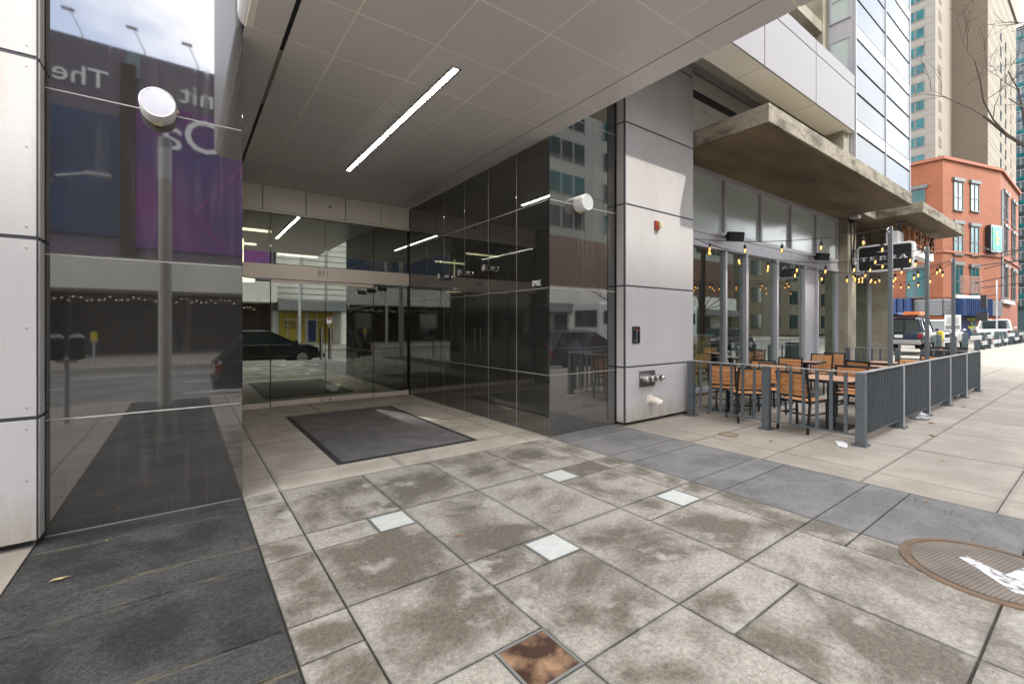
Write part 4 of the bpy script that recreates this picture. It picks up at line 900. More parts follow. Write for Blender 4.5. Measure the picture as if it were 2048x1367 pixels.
f = MB(); f.box(7.0, 7.06, 1.93, 4.40, RH-.012, RH); f.box(7.061, 15.04, 1.935, 2.005, RH-.0125, RH-.0005); f.box(14.97, 15.03, 2.006, 2.92, RH-.012, RH-.001); f.box(14.97, 15.03, 3.40, 4.55, RH-.012, RH-.001)
part('top_rail', f, M('worn_rail_top', (.34,.335,.33), .45, .3, var=.3, vscale=14), rl, bevel=.002, seg=1)

# string-light poles
poles = [(8.78, 2.09, 3.07, 'grey square light pole left of the TERRA box sign, nearest the railing corner'), (11.0, 2.09, 3.0, 'middle grey pole of the patio string lights'), (13.2, 2.09, 2.98, 'farthest grey pole of the patio string lights, with a thick sleeve')]
for x, y, h, lb in poles:
    o = thing('light_pole', lb, 'pole', (x, y, 0), 0, 'grey poles carrying the string lights')
    f = MB(); f.box(-.028,.028,-.028,.028,.01,h); f.build('shaft', rp, o, bevel=.004)
    f = MB(); f.box(-.045,.045,-.045,.045,.01,1.28 if x > 12 else .5); f.box(-.09,.09,-.06,.06,0,.012); f.build('sleeve', rp, o)
    f = MB(); f.tube([(-.028,0,h-.05),(-.07,.01,h-.03),(-.09,.02,h-.06),(-.06,.01,h-.09),(-.028,0,h-.07)], .006); f.build('hook', mt['chrome'], o)

# string lights
bulb_mesh = {}
def make_bulb_meshes():
    f = MB(); f.lathe([(.008,.03),(.02,.025),(.022,-.03),(.019,-.035)], n=10); s = f.build('socket', mt['rubber']); bulb_mesh['socket'] = s.data; bpy.data.objects.remove(s)
    f = MB(); f.lathe([(.014,-.035),(.024,-.055),(.030,-.08),(.024,-.105),(.008,-.117)], n=12); s = f.build('globe', mt['bulb_glass'], smooth=True); bulb_mesh['globe'] = s.data; bpy.data.objects.remove(s)
    f = MB(); f.lathe([(.004,-.04),(.008,-.055),(.011,-.075),(.008,-.09),(.003,-.098)], n=8); s = f.build('filament', mt['amber']); bulb_mesh['filament'] = s.data; bpy.data.objects.remove(s)
make_bulb_meshes()
def string_lights(p, q, sag, n, label, off=.5):
    p, q = Vector(p), Vector(q); o = thing('string_lights', label, 'string lights', p, 0, 'warm bulb strings over the patio')
    P = lambda t: p + (q-p)*t - Vector((0,0,sag*4*t*(1-t)))
    f = MB(); f.tube([P(i/24)-p for i in range(25)], .006, n=5)
    for i in range(n):
        b_ = P((i+off)/n)-p; f.tube([b_, b_-Vector((0,0,.06))], .0035, n=4)
    f.build('wire', mt['rubber'], o)
    for i in range(n):
        c = P((i+off)/n)-p-Vector((0,0,.085))
        g_ = bpy.data.objects.new('bulb', bulb_mesh['socket']); COL.objects.link(g_); g_.parent = o; g_.location = c; g_.rotation_euler = (rnd.uniform(-.12,.12), rnd.uniform(-.12,.12), 0)
        for nm in ('globe', 'filament'):
            k = bpy.data.objects.new(nm, bulb_mesh[nm]); COL.objects.link(k); k.parent = g_
A0 = (7.30, 4.46, 3.08)
string_lights(A0, (8.72, 2.12, 3.03), .11, 5, 'uppermost light string from the white pillar to the nearest grey pole', .45)
string_lights(A0, (10.95, 2.12, 2.96), .34, 8, 'sagging light string from the white pillar to the middle pole')
string_lights(A0, (13.15, 2.12, 2.93), .42, 10, 'lowest light string from the white pillar to the farthest pole')
string_lights((15.7, 4.62, 3.15), (8.78, 2.14, 3.0), .30, 8, 'light string from the concrete column to the pole nearest the railing corner')
string_lights((15.7, 4.62, 3.05), (11.0, 2.14, 2.92), .22, 7, 'light string from the concrete column to the middle pole, crossing the box sign')
string_lights((15.7, 4.62, 2.98), (13.2, 2.14, 2.9), .12, 5, 'shortest light string from the concrete column to the farthest pole')
string_lights((18.6, 4.45, 3.0), (13.2, 2.14, 2.86), .18, 6, 'light string right of the sign towards the far brick building')

# ------------------------------------------------------------------ patio furniture
def patio_chair(x, y, deg, label):
    o = thing('patio_chair', label, 'chair', (x, y, 0), R(deg-90), 'slatted wood and black metal patio chairs')
    bmx = mt['blackmetal']
    f = MB()
    for i in range(5): f.box(-.20, .20, -.19+.08*i, -.115+.08*i, .452, .466)
    f.build('seat', mt['wood'], o, bevel=.002, seg=1)
    f = MB(); f.box(-.225,.225,-.225,-.195,.43,.465); f.box(-.225,.225,.21,.24,.43,.465); f.box(-.225,-.202,-.194,.209,.43,.465); f.box(.202,.225,-.194,.209,.43,.465)
    f.box(-.21,.21,-.18,-.16,.25,.272); f.box(-.21,-.19,-.159,.2,.25,.272); f.box(.19,.21,-.159,.2,.25,.272); f.build('seat_frame', bmx, o)
    for sx in (-1, 1):
        f = MB(); f.bar((sx*.213, .222, .43), (sx*.213, .235, 0), .026, .026); f.build('leg', bmx, o)
        f = MB(); f.bar((sx*.213, -.21, .465), (sx*.213, -.27, 0), .026, .032); f.build('leg', bmx, o)
    T = Matrix.Translation((0, -.215, .46)) @ Matrix.Rotation(R(11), 4, 'X')
    f = MB()
    for i in range(5): f.box(-.20,.20,-.006,.008,(.077+.066*i),(.131+.066*i), T=T)
    bk = f.build('backrest', mt['wood'], o, bevel=.002, seg=1)
    f = MB(); f.box(-.226,-.201,-.016,.014,-.02,.43, T=T); f.box(.201,.226,-.016,.014,-.02,.43, T=T); f.box(-.20,.20,-.016,.014,.405,.43, T=T); f.box(-.20,.20,-.012,.010,.05,.072, T=T); f.build('back_frame', bmx, bk)
    return o
C0 = patio_chair(7.40, 3.62, 47, 'slatted patio chair behind the left railing bars, nearest the wall corner')
def chair(x, y, deg, label): return dup(C0, (x, y, 0), R(deg-90), label)
chair(7.40, 2.78, -8, 'slatted patio chair nearest the railing corner post, seen from behind')
chair(7.72, 4.12, 15, 'dark patio chair tucked behind the left chair beside the pine cabinet window')
chair(8.62, 4.02, 182, 'patio chair at the first small table, nearest the left panes')
chair(8.10, 3.58, 190, 'patio chair seen through the railing above the middle railing post')
chair(8.66, 2.50, 180, 'patio chair across the large table from the railing corner chair')
chair(9.12, 2.62, 4, 'patio chair back to back with the chair at the large table')
chair(10.45, 2.80, -22, 'black backed patio chair turned towards the far small tables')
chair(11.5, 2.45, 181, 'patio chair showing its slats above the long railing, left of the middle pole')
chair(13.0, 2.42, 180, 'farthest patio chair, above the long railing by the middle pole')
chair(9.84, 4.02, 183, 'patio chair at the second small table under the middle mullion')
chair(11.75, 4.12, 180, 'patio chair behind the third small table near the concrete column')
chair(12.42, 4.10, 178, 'tallest looking patio chair near the concrete column, farthest of the wall row')
def patio_table(x, y, w, d, label, rz=0):
    o = thing('patio_table', label, 'table', (x, y, 0), rz, 'wood topped black patio tables')
    f = MB()
    for i in range(6): f.box(-w/2+.03, w/2-.03, -d/2+.03+(d-.06)*i/6, -d/2+.028+(d-.06)*(i+1)/6, .722, .742)
    f.build('table_top', mt['wood_pale'], o, bevel=.002, seg=1)
    f = MB(); f.box(-w/2,w/2,-d/2,-d/2+.028,.70,.744); f.box(-w/2,w/2,d/2-.028,d/2,.70,.744); f.box(-w/2,-w/2+.028,-d/2+.029,d/2-.029,.70,.744); f.box(w/2-.028,w/2,-d/2+.029,d/2-.029,.70,.744); f.box(-w/2+.029,w/2-.029,-d/2+.029,d/2-.029,.70,.715); f.build('top_frame', mt['blackmetal'], o)
    f = MB(); f.box(-.045,.045,-.045,.045,.02,.70); f.build('pedestal', mt['blackmetal'], o)
    f = MB(); f.box(-.30,.30,-.26,.26,.0,.018); f.build('base_plate', mt['blackmetal'], o, bevel=.004)
    return o
patio_table(8.02, 2.62, .85, .80, 'large wood topped table by the railing corner')
patio_table(8.12, 4.26, .62, .6, 'small table beside the leftmost restaurant window')
patio_table(9.35, 4.12, .62, .6, 'small wood topped table before the left glass panes')
patio_table(11.2, 4.15, .62, .6, 'small wood topped table between two chairs near the column')
patio_table(11.0, 2.85, .62, .6, 'small wood topped table behind the long railing')
patio_table(12.35, 3.05, .75, .6, 'small wood topped table farthest along the patio')

# ------------------------------------------------------------------ litter
def leafshape(o, s, mat, nm='blade'):
    f = MB(); P = [(-.5,0),(-.2,.16),(.15,.19),(.5,.02),(.2,-.17),(-.15,-.18)]
    V = [(a*s, b_*s, .004+.012*abs(b_)*s/.05+.006*rnd.random()) for a, b_ in P] + [(0,0,.003)]
    f._add(V, [(6,i,(i+1)%6) for i in range(6)]); V2 = [(a,b_,c-.0012) for a,b_,c in V]; f._add(V2, [(6,(i+1)%6,i) for i in range(6)])
    return f.build(nm, mat, o)
def leaf(x, y, s, label, m='leaf', stem='stalk'):
    o = thing('fallen_leaf', label, 'leaf', (x, y, .001), rnd.uniform(0, 6), 'dead leaves on the paving'); leafshape(o, s, mt[m])
    f = MB(); f.tube([(.4*s,0,.005),(.65*s,.04*s,.006)], .0012, n=4); f.build(stem, mt[m], o)
leaf(1.62, 2.88, .05, 'small orange leaf in the middle of the stained stone paving', 'leaf')
leaf(-.62, 3.82, .085, 'pale dry leaf on the dark slate left of the entrance', 'leaf_pale')
leaf(8.45, 1.55, .12, 'brown leaf on the sidewalk right of the corner post')
leaf(6.3, 2.75, .06, 'small brown leaf before the left railing near the drain cover')
leaf(4.85, 1.95, .05, 'tiny tan leaf on the grey slate band', 'leaf_pale')
leaf(7.0, 1.2, .07, 'tan leaf on the open sidewalk slab right of the railing', 'leaf_pale')
leaf(5.25, 1.0, .06, 'reddish leaf near the manhole cover on grey slate')
leaf(9.5, 1.75, .11, 'orange brown leaf beside the long railing foot')
leaf(11.9, 1.75, .12, 'brown leaf under the long railing near its third post')
leaf(-.45, 4.3, .04, 'pale leaf crumb at the foot of the left granite wall', 'leaf_pale')
o = thing('paper_scrap', 'flat torn white paper by the foot of the corner post', 'paper', (6.86, 2.12, .002), .4)
f = MB(); P = [(-.15,-.03),(-.1,.06),(.05,.05),(.18,.07),(.22,-.02),(.1,-.06),(-.05,-.05)]; f._add([(a,b_,.002+.006*rnd.random()) for a,b_ in P]+[(0,0,.004)], [(7,i,(i+1)%7) for i in range(7)]); f._add([(a,b_,.001) for a,b_ in P], [tuple(range(7))[::-1]]); f.build('sheet', mt['paper'], o)
f = MB(); f.box(-.02,.04,-.015,.02,.001,.003); f.build('torn_corner', mt['paper'], o)
o = thing('plastic_bag', 'crumpled clear plastic bag lying under the long railing', 'plastic bag', (9.9, 1.98, 0))
f = MB()
import mathutils
V = []; F = []
for i in range(9):
    for j in range(14):
        th = math.pi/2*i/8; ph = 2*math.pi*j/14; n_ = mathutils.noise.noise(Vector((i*.9, j*.8, 3.3)))
        r_ = .17*(1+.6*n_); V.append((1.5*r_*math.cos(ph)*math.sin(th+.05), r_*math.sin(ph)*math.sin(th+.05), max(.002, .10*math.cos(th)*(1+1.3*n_))))
for i in range(8):
    for j in range(14): F.append((i*14+j, i*14+(j+1)%14, (i+1)*14+(j+1)%14, (i+1)*14+j))
f._add([(a*.7,b_*.8,c*.7) for a,b_,c in V], F); f.build('bag_film', M('bag_plastic', (.38,.38,.38), .25), o)
f = MB(); f.tube([(.06,.03,.05),(.14,.06,.05),(.18,.02,.02)], .006); f.build('knot', mt['paper'], o)

# ------------------------------------------------------------------ vehicles
def vehicle(kind, name, label, cat, loc, rz, col, group=None, scale=1.0, light=True):
    o = thing(name, label, cat, loc, rz, group); body = paint('paint_'+name, col)
    S = dict(
      suv=dict(L=4.7, hw=.92, zb=.30, belt=1.0, roof=1.60, nose=.86, base=(-2.25, 1.30), top=(-1.75, .05), wb=1.38, r=.36, hood=.99),
      sedan=dict(L=4.6, hw=.90, zb=.26, belt=.90, roof=1.43, nose=.72, base=(-1.75, 1.05), top=(-1.05, .15), wb=1.38, r=.33, hood=.88),
      jeep=dict(L=4.6, hw=.92, zb=.55, belt=1.22, roof=1.90, nose=1.15, base=(-2.24, .75), top=(-2.12, .30), wb=1.35, r=.43, hood=1.2),
      van=dict(L=4.9, hw=.95, zb=.42, belt=1.15, roof=1.88, nose=1.05, base=(-2.42, .95), top=(-2.1, .40), wb=1.45, r=.38, hood=1.12),
      pickup=dict(L=5.6, hw=.98, zb=.48, belt=1.18, roof=1.92, nose=1.08, base=(-.65, 1.2), top=(-.35, .65), wb=1.75, r=.40, hood=1.15))[kind]
    L2, hw, zb, belt, roof = S['L']/2, S['hw'], S['zb'], S['belt'], S['roof']
    def ring(x, z0, z1, w): 
        m_ = (z0+z1)/2
        return [(x,-w*.90,z0),(x,-w*.99,z0+.10),(x,-w,m_),(x,-w*.955,z1-.05),(x,-w*.86,z1),(x,w*.86,z1),(x,w*.955,z1-.05),(x,w,m_),(x,w*.99,z0+.10),(x,w*.90,z0)]
    bx0, bx1 = S['base']
    st = [(-L2, zb+.15, belt-.14, .88), (-L2+.06, zb+.03, belt-.03, .96), (-L2+.5, zb, belt, 1.0), (bx0+.2, zb, belt, 1.0), (bx1, zb, belt-.01, 1.0), (bx1+.35, zb, S['hood'], .985), (L2-.45, zb, S['nose']+.03, .955), (L2-.08, zb+.04, S['nose']-.12, .88), (L2, zb+.14, S['nose']-.24, .80)]
    st = sorted(st, key=lambda s_: s_[0])
    f = MB(); f.loft([ring(x, a, b_, hw*w) for x, a, b_, w in st])
    # roof skin and pillars
    tx0, tx1 = S['top']; tw = hw*.76; bw = hw*.90
    f.loft([[(tx0-.06,-tw*.9,roof-.05),(tx0+.02,-tw*.92,roof-.005),(tx0+.02,tw*.92,roof-.005),(tx0-.06,tw*.9,roof-.05)], [(tx0+.3,-tw,roof-.05),(tx0+.3,-tw*.93,roof+.015),(tx0+.3,tw*.93,roof+.015),(tx0+.3,tw,roof-.05)], [(tx1-.2,-tw,roof-.05),(tx1-.2,-tw*.93,roof+.01),(tx1-.2,tw*.93,roof+.01),(tx1-.2,tw,roof-.05)], [(tx1+.05,-tw*.92,roof-.05),(tx1+.04,-tw*.9,roof-.025),(tx1+.04,tw*.9,roof-.025),(tx1+.05,tw*.92,roof-.05)]])
    for s_ in (-1, 1):
        for a, b_, w in ((bx0+.03, tx0+.03, .12), (bx1-.04, tx1+.02, .065), ((bx0+bx1)/2-.15, (tx0+tx1)/2-.1, .07), (bx0+.62 if kind != 'pickup' else bx0+.35, tx0+.55 if kind != 'pickup' else tx0+.3, .08)):
            f.bar((a, s_*(bw+.003), belt-.03), (b_, s_*(tw+.006), roof-.03), .03, w, up=(0,1,0))
    b = f.build('body', body, o, smooth=True, bevel=0)
    f = MB()
    f.loft([[(bx0,-bw,belt-.03),(tx0,-tw,roof-.04),(tx0,tw,roof-.04),(bx0,bw,belt-.03)], [(bx1,-bw,belt-.03),(tx1,-tw,roof-.04),(tx1,tw,roof-.04),(bx1,bw,belt-.03)]])
    f.build('window_glass', mt['dark_glass'], o)
    if kind == 'pickup':
        f = MB(); f.box(-L2+.12, bx0-.1, -hw*.78, hw*.78, belt-.02, belt+.004); f.build('bed_floor', mt['black'], o)
    for sx in (-1, 1):
        for sy in (-1, 1):
            f = MB(); f.lathe([(S['r']*.62,-.11),(S['r']*.94,-.115),(S['r'],-.08),(S['r'],.08),(S['r']*.94,.115),(S['r']*.62,.11)], axis='x', n=28); f.v = [(b_, a, c) for a, b_, c in f.v]
            w = f.build('wheel', mt['rubber'], o, smooth=True); w.location = (sx*S['wb'], sy*(hw-.10), S['r'])
            f = MB(); n_ = 5
            f.lathe([(S['r']*.5,-.118),(S['r']*.62,-.122),(S['r']*.62,.122),(S['r']*.5,.118)], axis='x', n=22); f.v = [(b_, a, c) for a, b_, c in f.v]
            for k in range(n_):
                a = 2*math.pi*k/n_
                for q in (-.118, .118): f.bar((0, q, 0), (S['r']*.56*math.cos(a), q, S['r']*.56*math.sin(a)), .06, .015, up=(0,1,0))
            f.build('rim', mt['alu_light'], w)
            f = MB(); f.lathe([(.001,-.02),(S['r']+.07,-.02),(S['r']+.07,.0),(.001,.0)], axis='x', n=28); f.v = [(b_, a*sy, c) for a, b_, c in f.v]
            q = f.build('wheel_arch', mt['black'], o); q.location = (sx*S['wb'], sy*(hw+.0055), S['r']+.02)
            w.location.y = sy*(hw-.075)
    zt = belt-.22
    for s_ in (-1, 1):
        f = MB(); f.box(-L2-.012, -L2+.12, s_*hw*.82, s_*hw*.955, zt-.12, zt+.14); f.build('taillight', mt['taillight'], o, bevel=.015)
        f = MB(); f.box(L2-.26, L2-.015, s_*hw*.60, s_*hw*.90, S['nose']-.28, S['nose']-.12); f.build('headlight', mt['headlight'], o, bevel=.02)
        f = MB(); f.box(bx1-.28, bx1-.12, s_*(hw+.005), s_*(hw+.17), belt+.02, belt+.15); f.build('wing_mirror', body, o, bevel=.02)
    f = MB(); f.box(-L2-.07, -L2+.14, -hw*.93, hw*.93, zb+.02, zb+.24); f.build('bumper', body if kind in ('suv','sedan') else mt['galv'], o, bevel=.03)
    f = MB(); f.box(L2-.14, L2+.05, -hw*.86, hw*.86, zb+.02, zb+.22); f.build('bumper', body if kind in ('suv','sedan') else mt['blackmetal'], o, bevel=.03)
    f = MB(); f.box(-L2-.02, -L2+.02, -.16, .16, zt-.10, zt+.06); f.build('licence_plate', mt['plate'], o)
    f = MB()
    for s_ in (-1, 1):
        for x in (-.25, .75 if kind != 'pickup' else .4): f.box(x-.004, x+.004, s_*hw*.996, s_*(hw*1.004), zb+.12, belt-.06)
        f.box(-.45, -.30, s_*hw*1.0, s_*(hw*1.018), belt-.16, belt-.13)
    f.build('door_gaps', mt['black'], o)
    if kind in ('jeep', 'van', 'suv'):
        f = MB()
        for s_ in (-1,1): f.bar((tx0+.1, s_*tw*.85, roof+.055), (tx1-.2, s_*tw*.85, roof+.055), .03); [f.bar((x, s_*tw*.85, roof), (x, s_*tw*.85, roof+.05), .03) for x in (tx0+.15, tx1-.25)]
        f.build('roof_rails', mt['blackmetal'], o)
    o.scale = (scale,)*3
    return o
vehicle('suv', 'black_car', 'black hatchback driving past, mirrored in the entrance doors', 'car', (2.95, -4.1, ROAD_Z), 0, (.012,.012,.014))
vehicle('suv', 'grey_car', 'dark grey car stopped on the road ahead of the black hatchback', 'car', (13.4, -4.1, ROAD_Z), 0, (.035,.04,.05))
vehicle('suv', 'silver_car', 'silver estate car behind the railing reflection', 'car', (20.2, -4.3, ROAD_Z), 0, (.22,.21,.20))
vehicle('sedan', 'maroon_car', 'maroon saloon in the far traffic lane', 'car', (24.5, -7.6, ROAD_Z), 0, (.12,.012,.015))
vehicle('suv', 'brown_car', 'brown off-roader in the far lane beyond the bus', 'car', (33.5, -7.6, ROAD_Z), 0, (.06,.04,.035))
j = vehicle('jeep', 'blue_jeep', 'dark blue boxy off-roader with big tyres and orange load on its roof', 'car', (32.1, 6.8, .004), R(1), (.005,.013,.04))
f = MB(); f.box(-2.1, .1, -.72, .78, 2.0, 2.06); f.build('roof_rack', mt['blackmetal'], j)
f = MB(); f.box(-1.9, -.3, -.75, -.1, 2.07, 2.24); f.build('load', mt['orange'], j, bevel=.01)
f = MB(); f.box(-1.9, -.2, .1, .7, 2.07, 2.2); f.build('load', mt['blue_metal'], j, bevel=.05)
f = MB(); f.box(-2.36, -2.30, -.2, .3, 1.18, 1.78); f.build('rear_window', mt['dark_glass'], j)
vehicle('van', 'white_off_roader', 'white off-roader parked beyond the blue jeep', 'car', (40.9, 7.1, .004), R(1), (.62,.62,.60))
p = vehicle('pickup', 'white_pickup', 'white pickup truck seen from behind beyond the guard rail', 'truck', (56.4, 6.35, .004), R(3), (.72,.72,.71), scale=1.06)
f = MB(); f.box(-.76, -.70, -.66, .66, 1.25, 1.80); f.build('rear_window', mt['dark_glass'], p)
f = MB(); f.box(-.75, -.62, -.12, .12, 1.90, 1.95); f.build('brake_light', mt['taillight'], p)
vehicle('van', 'grey_off_roader', 'grey estate car in the second row behind the white off-roader', 'car', (47.5, 9.6, .004), R(-3), (.10,.10,.11))
vehicle('sedan', 'silver_saloon', 'silver saloon in the second row behind the blue jeep', 'car', (36.5, 10.4, .004), R(4), (.3,.3,.31))
vehicle('sedan', 'black_saloon', 'black car right of the white pickup, mostly hidden', 'car', (72.0, 4.0, .004), R(8), (.02,.02,.025))
# bus
o = thing('tour_bus', 'white coach with dark window band across the road', 'bus', (27, -11.2, ROAD_Z))
f = MB(); f.prism(rrect(-1.25, 1.25, .35, 3.3, .2), -6, 6, axis='x'); f.build('body', paint('bus_paint', (.6,.6,.6)), o, bevel=.08, seg=3)
f = MB(); f.box(-5.7, 5.7, 1.251, 1.262, 1.9, 2.75); f.box(-5.7, 5.7, -1.262, -1.251, 1.9, 2.75); f.box(-6.01, -6.0, -1.0, 1.0, 1.7, 2.8); f.build('window_band', mt['dark_glass'], o)
for x in (-3.6, 3.8):
    for s_ in (-1, 1):
        f = MB(); f.cyl((x, s_*1.1, .5), (x, s_*1.265, .5), .5, n=24); f.build('wheel', mt['rubber'], o)

# ------------------------------------------------------------------ guard rail and street furniture to the right
gx = [29.0, 31.2, 35.3, 38.9, 40.8, 42.8, 46.3, 47.7, 49.7, 53.3, 55.9, 58.8, 62, 66, 70]
pos = ['nearest the blue jeep', 'just right of the yellow post', 'before the white off-roader', 'at the right end of the first rail', 'where two rails meet', 'right of the meeting rails', 'before the left tail light of the pickup', 'under the left half of the pickup', 'under the middle of the pickup', 'under the right half of the pickup', 'before the right tail light of the pickup', 'right of the white pickup', 'beyond the pickup', 'near the parking sign', 'farthest in the row']
for x, t_ in zip(gx, pos):
    o = thing('steel_bollard', 'blue grey round steel bollard ' + t_, 'bollard', (x, 5.12, 0), 0, 'blue grey bollards along the parking lot')
    f = MB(); f.lathe([(.13,0),(.13,1.06),(.12,1.09),(.02,1.11)], n=16); f.build('post', mt['bollard'], o, smooth=True)
    f = MB(); f.box(-.05,.05,-.17,-.12,.5,.8); f.build('bracket', mt['galv'], o)
for k, (a, b_) in enumerate(zip(gx[:-1], gx[1:])):
    if b_-a < 1.6 or k == 1: continue
    o = thing('guard_rail', 'galvanised rail section ' + pos[k] + (' low set' if k % 2 else ' high set'), 'guard rail', (a, 5.12, 0), 0, 'galvanised rails between the bollards')
    z0 = .35 if k % 2 else .72
    f = MB(); W = [(-.03,0),(0,.05),(-.03,.10),(-.03,.14),(0,.19),(-.03,.24)]
    P = [(5.12-.19+y, z0+z) for y, z in W]; P2 = [(y+.01, z) for y, z in P[::-1]]
    f.prism([(y-5.12, z) for y, z in P+P2], .0, b_-a, axis='x'); f.build('beam', mt['galv'], o)
    f = MB()
    for x in (.05, b_-a-.05): f.cyl((x, -.23, z0+.12), (x, -.15, z0+.12), .02, n=8)
    f.build('bolts', mt['bollard'], o)
o = thing('yellow_bollard', 'bright yellow round bollard between the blue jeep and the white off-roader', 'bollard', (31.6, 5.5, 0))
f = MB(); f.lathe([(.13,0),(.13,1.22),(.02,1.25)], n=18); f.build('post', mt['yellow'], o, smooth=True)
f = MB(); f.lathe([(.134,.5),(.134,.56)], n=18); f.build('band', mt['galv'], o)
o = thing('chalkboard_sign', 'black sandwich board with orange writing beyond the patio railing', 'sign', (18.2, 3.0, 0))
f = MB(); T = Matrix.Rotation(R(8), 4, 'Y')
f.box(-.02,.02,-.42,.42,.03,.92, T=Matrix.Translation((-.13,0,0)) @ T); f.build('front_board', mt['blackmetal'], o)
f = MB(); f.box(-.02,.02,-.42,.42,.03,.92, T=Matrix.Translation((.13,0,0)) @ Matrix.Rotation(R(-8), 4, 'Y')); f.build('rear_board', mt['blackmetal'], o)
text('lettering', 'Past', .17, mt['orange'], o, (18.2-.035, 3.05, .79), (R(90), 0, R(-90)), .003, 1, 1)
o = thing('lot_notice', 'small white notice board on a post between the two off-roaders', 'sign', (33.3, 5.3, 0))
f = MB(); f.cyl((0,0,0),(0,0,2.0),.03,n=8); f.build('post', mt['galv'], o)
f = MB(); f.box(-.02,.0,-.32,.32,1.3,2.1); f.build('panel', mt['white'], o)
f = MB(); f.box(-.026,-.021,-.28,.28,1.36,1.42); f.box(-.026,-.021,-.28,.28,1.46,1.52)
for k in range(4): f.box(-.026,-.021,-.24,.24,1.62+.1*k,1.65+.1*k)
f.build('lettering', mt['black'], o)

def P2D(u, v, Y=None, X=None):
    t = (u-1024)/892
    if Y is None: Y = X*(.806-.592*t)/(.592+.806*t)
    else: X = (.592+.806*t)*Y/(.806-.592*t)
    return X, Y, 1.55+(650-v)*(.592*X+.806*Y)/892
# parking sign on pale pole
o = thing('parking_sign', 'white parking sign with blue P and red stripe on a pale pole', 'sign', (46, 3.1, 0))
f = MB(); f.cyl((46,3.1,0),(46,3.1,8.2),.13,.10,n=12); part('pole', f, mt['pale_concrete'], o)
f = MB(); f.box(45.9, 45.96, .4, 2.9, 1.55, 4.35); part('panel', f, mt['white'], o)
f = MB(); f.box(45.88, 45.895, .45, 2.85, 3.45, 3.65); part('red_stripe', f, mt['red'], o)
f = MB(); f.box(45.88, 45.895, .45, 2.85, 3.66, 4.3); part('blue_field', f, mt['blue_metal'], o)
text('lettering', 'P', .75, mt['letters'], o, (45.87, 2.35, 3.98), FACE_W, .004, 1.2)
text('lettering', 'GATE', .42, mt['black'], o, (45.89, 2.1, 2.5), FACE_W, .004, 1.2)
o = thing('utility_pole', 'dark steel pole with bracket arms before the brick building', 'pole', (58, 4.6, 0))
f = MB(); f.cyl((0,0,0),(0,0,9.6),.17,.13,n=12); f.build('shaft', mt['blackmetal'], o)
for z, a, b_ in ((7.2,-2.5,3.2),(8.1,-1.5,3.0),(5.2,0,3.0),(6.0,-3.0,0)):
    f = MB(); f.tube([(0,b_,z-.3),(0,0,z),(-.4,-a*.0,z),( -1.2, a*-1.0, z-.7)], .045); f.build('arm', mt['blackmetal'], o)
o = thing('traffic_signal', 'black traffic signal on a thin white post', 'traffic light', (52.5, 5.8, 0))
f = MB(); f.cyl((0,0,0),(0,0,5.2),.05,n=10); f.build('post', mt['alu_light'], o)
f = MB(); f.box(-.2,.1,.55,.9,2.9,4.0); f.bar((0,0,4.0),(0,.6,3.9),.05); f.build('housing', mt['blackmetal'], o)
for k in range(3):
    f = MB(); f.cyl((-.32,.72,3.08+.34*k),(-.2,.72,3.08+.34*k),.13,n=12); f.build('lens_hood', mt['blackmetal'], o)
f = MB(); f.box(-.2,.2,.5,1.1,1.9,2.6); f.build('control_box', mt['blackmetal'], o)
for k, (a, b_, lb) in enumerate((((12.0, -12, 9.5), (110, 14, 9.5), 'lowest overhead cable crossing the brick wall'), ((18.0, 30, 10.5), (90, -6, 9.0), 'overhead cable rising to the left across the brick building'), ((15.0, 6.5, 7.0), (80, 4, 8.2), 'long thin wire running towards the parking sign'))):
    o = thing('overhead_cable', lb, 'cable', a); a_, b__ = Vector(a), Vector(b_)
    f = MB(); f.tube([(b__-a_)*(i/20) - Vector((0,0,2.5*4*(i/20)*(1-i/20)*.3)) for i in range(21)], .018, n=5); f.build('wire', mt['blackmetal'], o)
    f = MB(); f.cyl((0,0,-.05),(0,0,.05),.04); f.build('insulator', mt['blackmetal'], o)

# ------------------------------------------------------------------ brick building beyond the lot
bb = thing('brick_building', 'four storey orange brick building with chamfered corner and blue awnings', 'building', (60.3, 10.3, 0))
BX, BY = 60.3, 10.3; CX2, CY2 = 70.3, 7.5; BH = 17.9
f = MB(); f.prism([(BX,BY),(CX2,CY2),(84.5,CY2),(84.5,40),(BX,40)], 4.3, BH, axis='z'); part('wall', f, mt['brick'], bb)
f = MB(); f.prism([(BX+.05,BY+.05),(CX2+.02,CY2+.06),(84.4,CY2+.06),(84.4,39.9),(BX+.05,39.9)], 0, 4.29, axis='z'); part('base_wall', f, mt['brick'], bb)
f = MB(); f.prism([(BX-.25,BY-.15),(CX2-.05,CY2-.25),(84.7,CY2-.25),(84.7,40),(BX-.25,40)], BH, BH+.3, axis='z'); f.prism([(BX-.15,BY-.1),(CX2-.03,CY2-.15),(84.6,CY2-.15),(84.6,40),(BX-.15,40)], 8.75, 8.95, axis='z'); part('cornice', f, M('brick_trim', (.24,.085,.045), .8), bb)
cd = Vector((CX2-BX, CY2-BY, 0)); cl = cd.length; cd.normalize(); cn_ = Vector((cd.y, -cd.x, 0))
TC = Matrix(((cd.x, -cn_.x, 0, BX),(cd.y, -cn_.y, 0, BY),(0,0,1,0),(0,0,0,1)))        # chamfer coordinates: x along, -y outwards
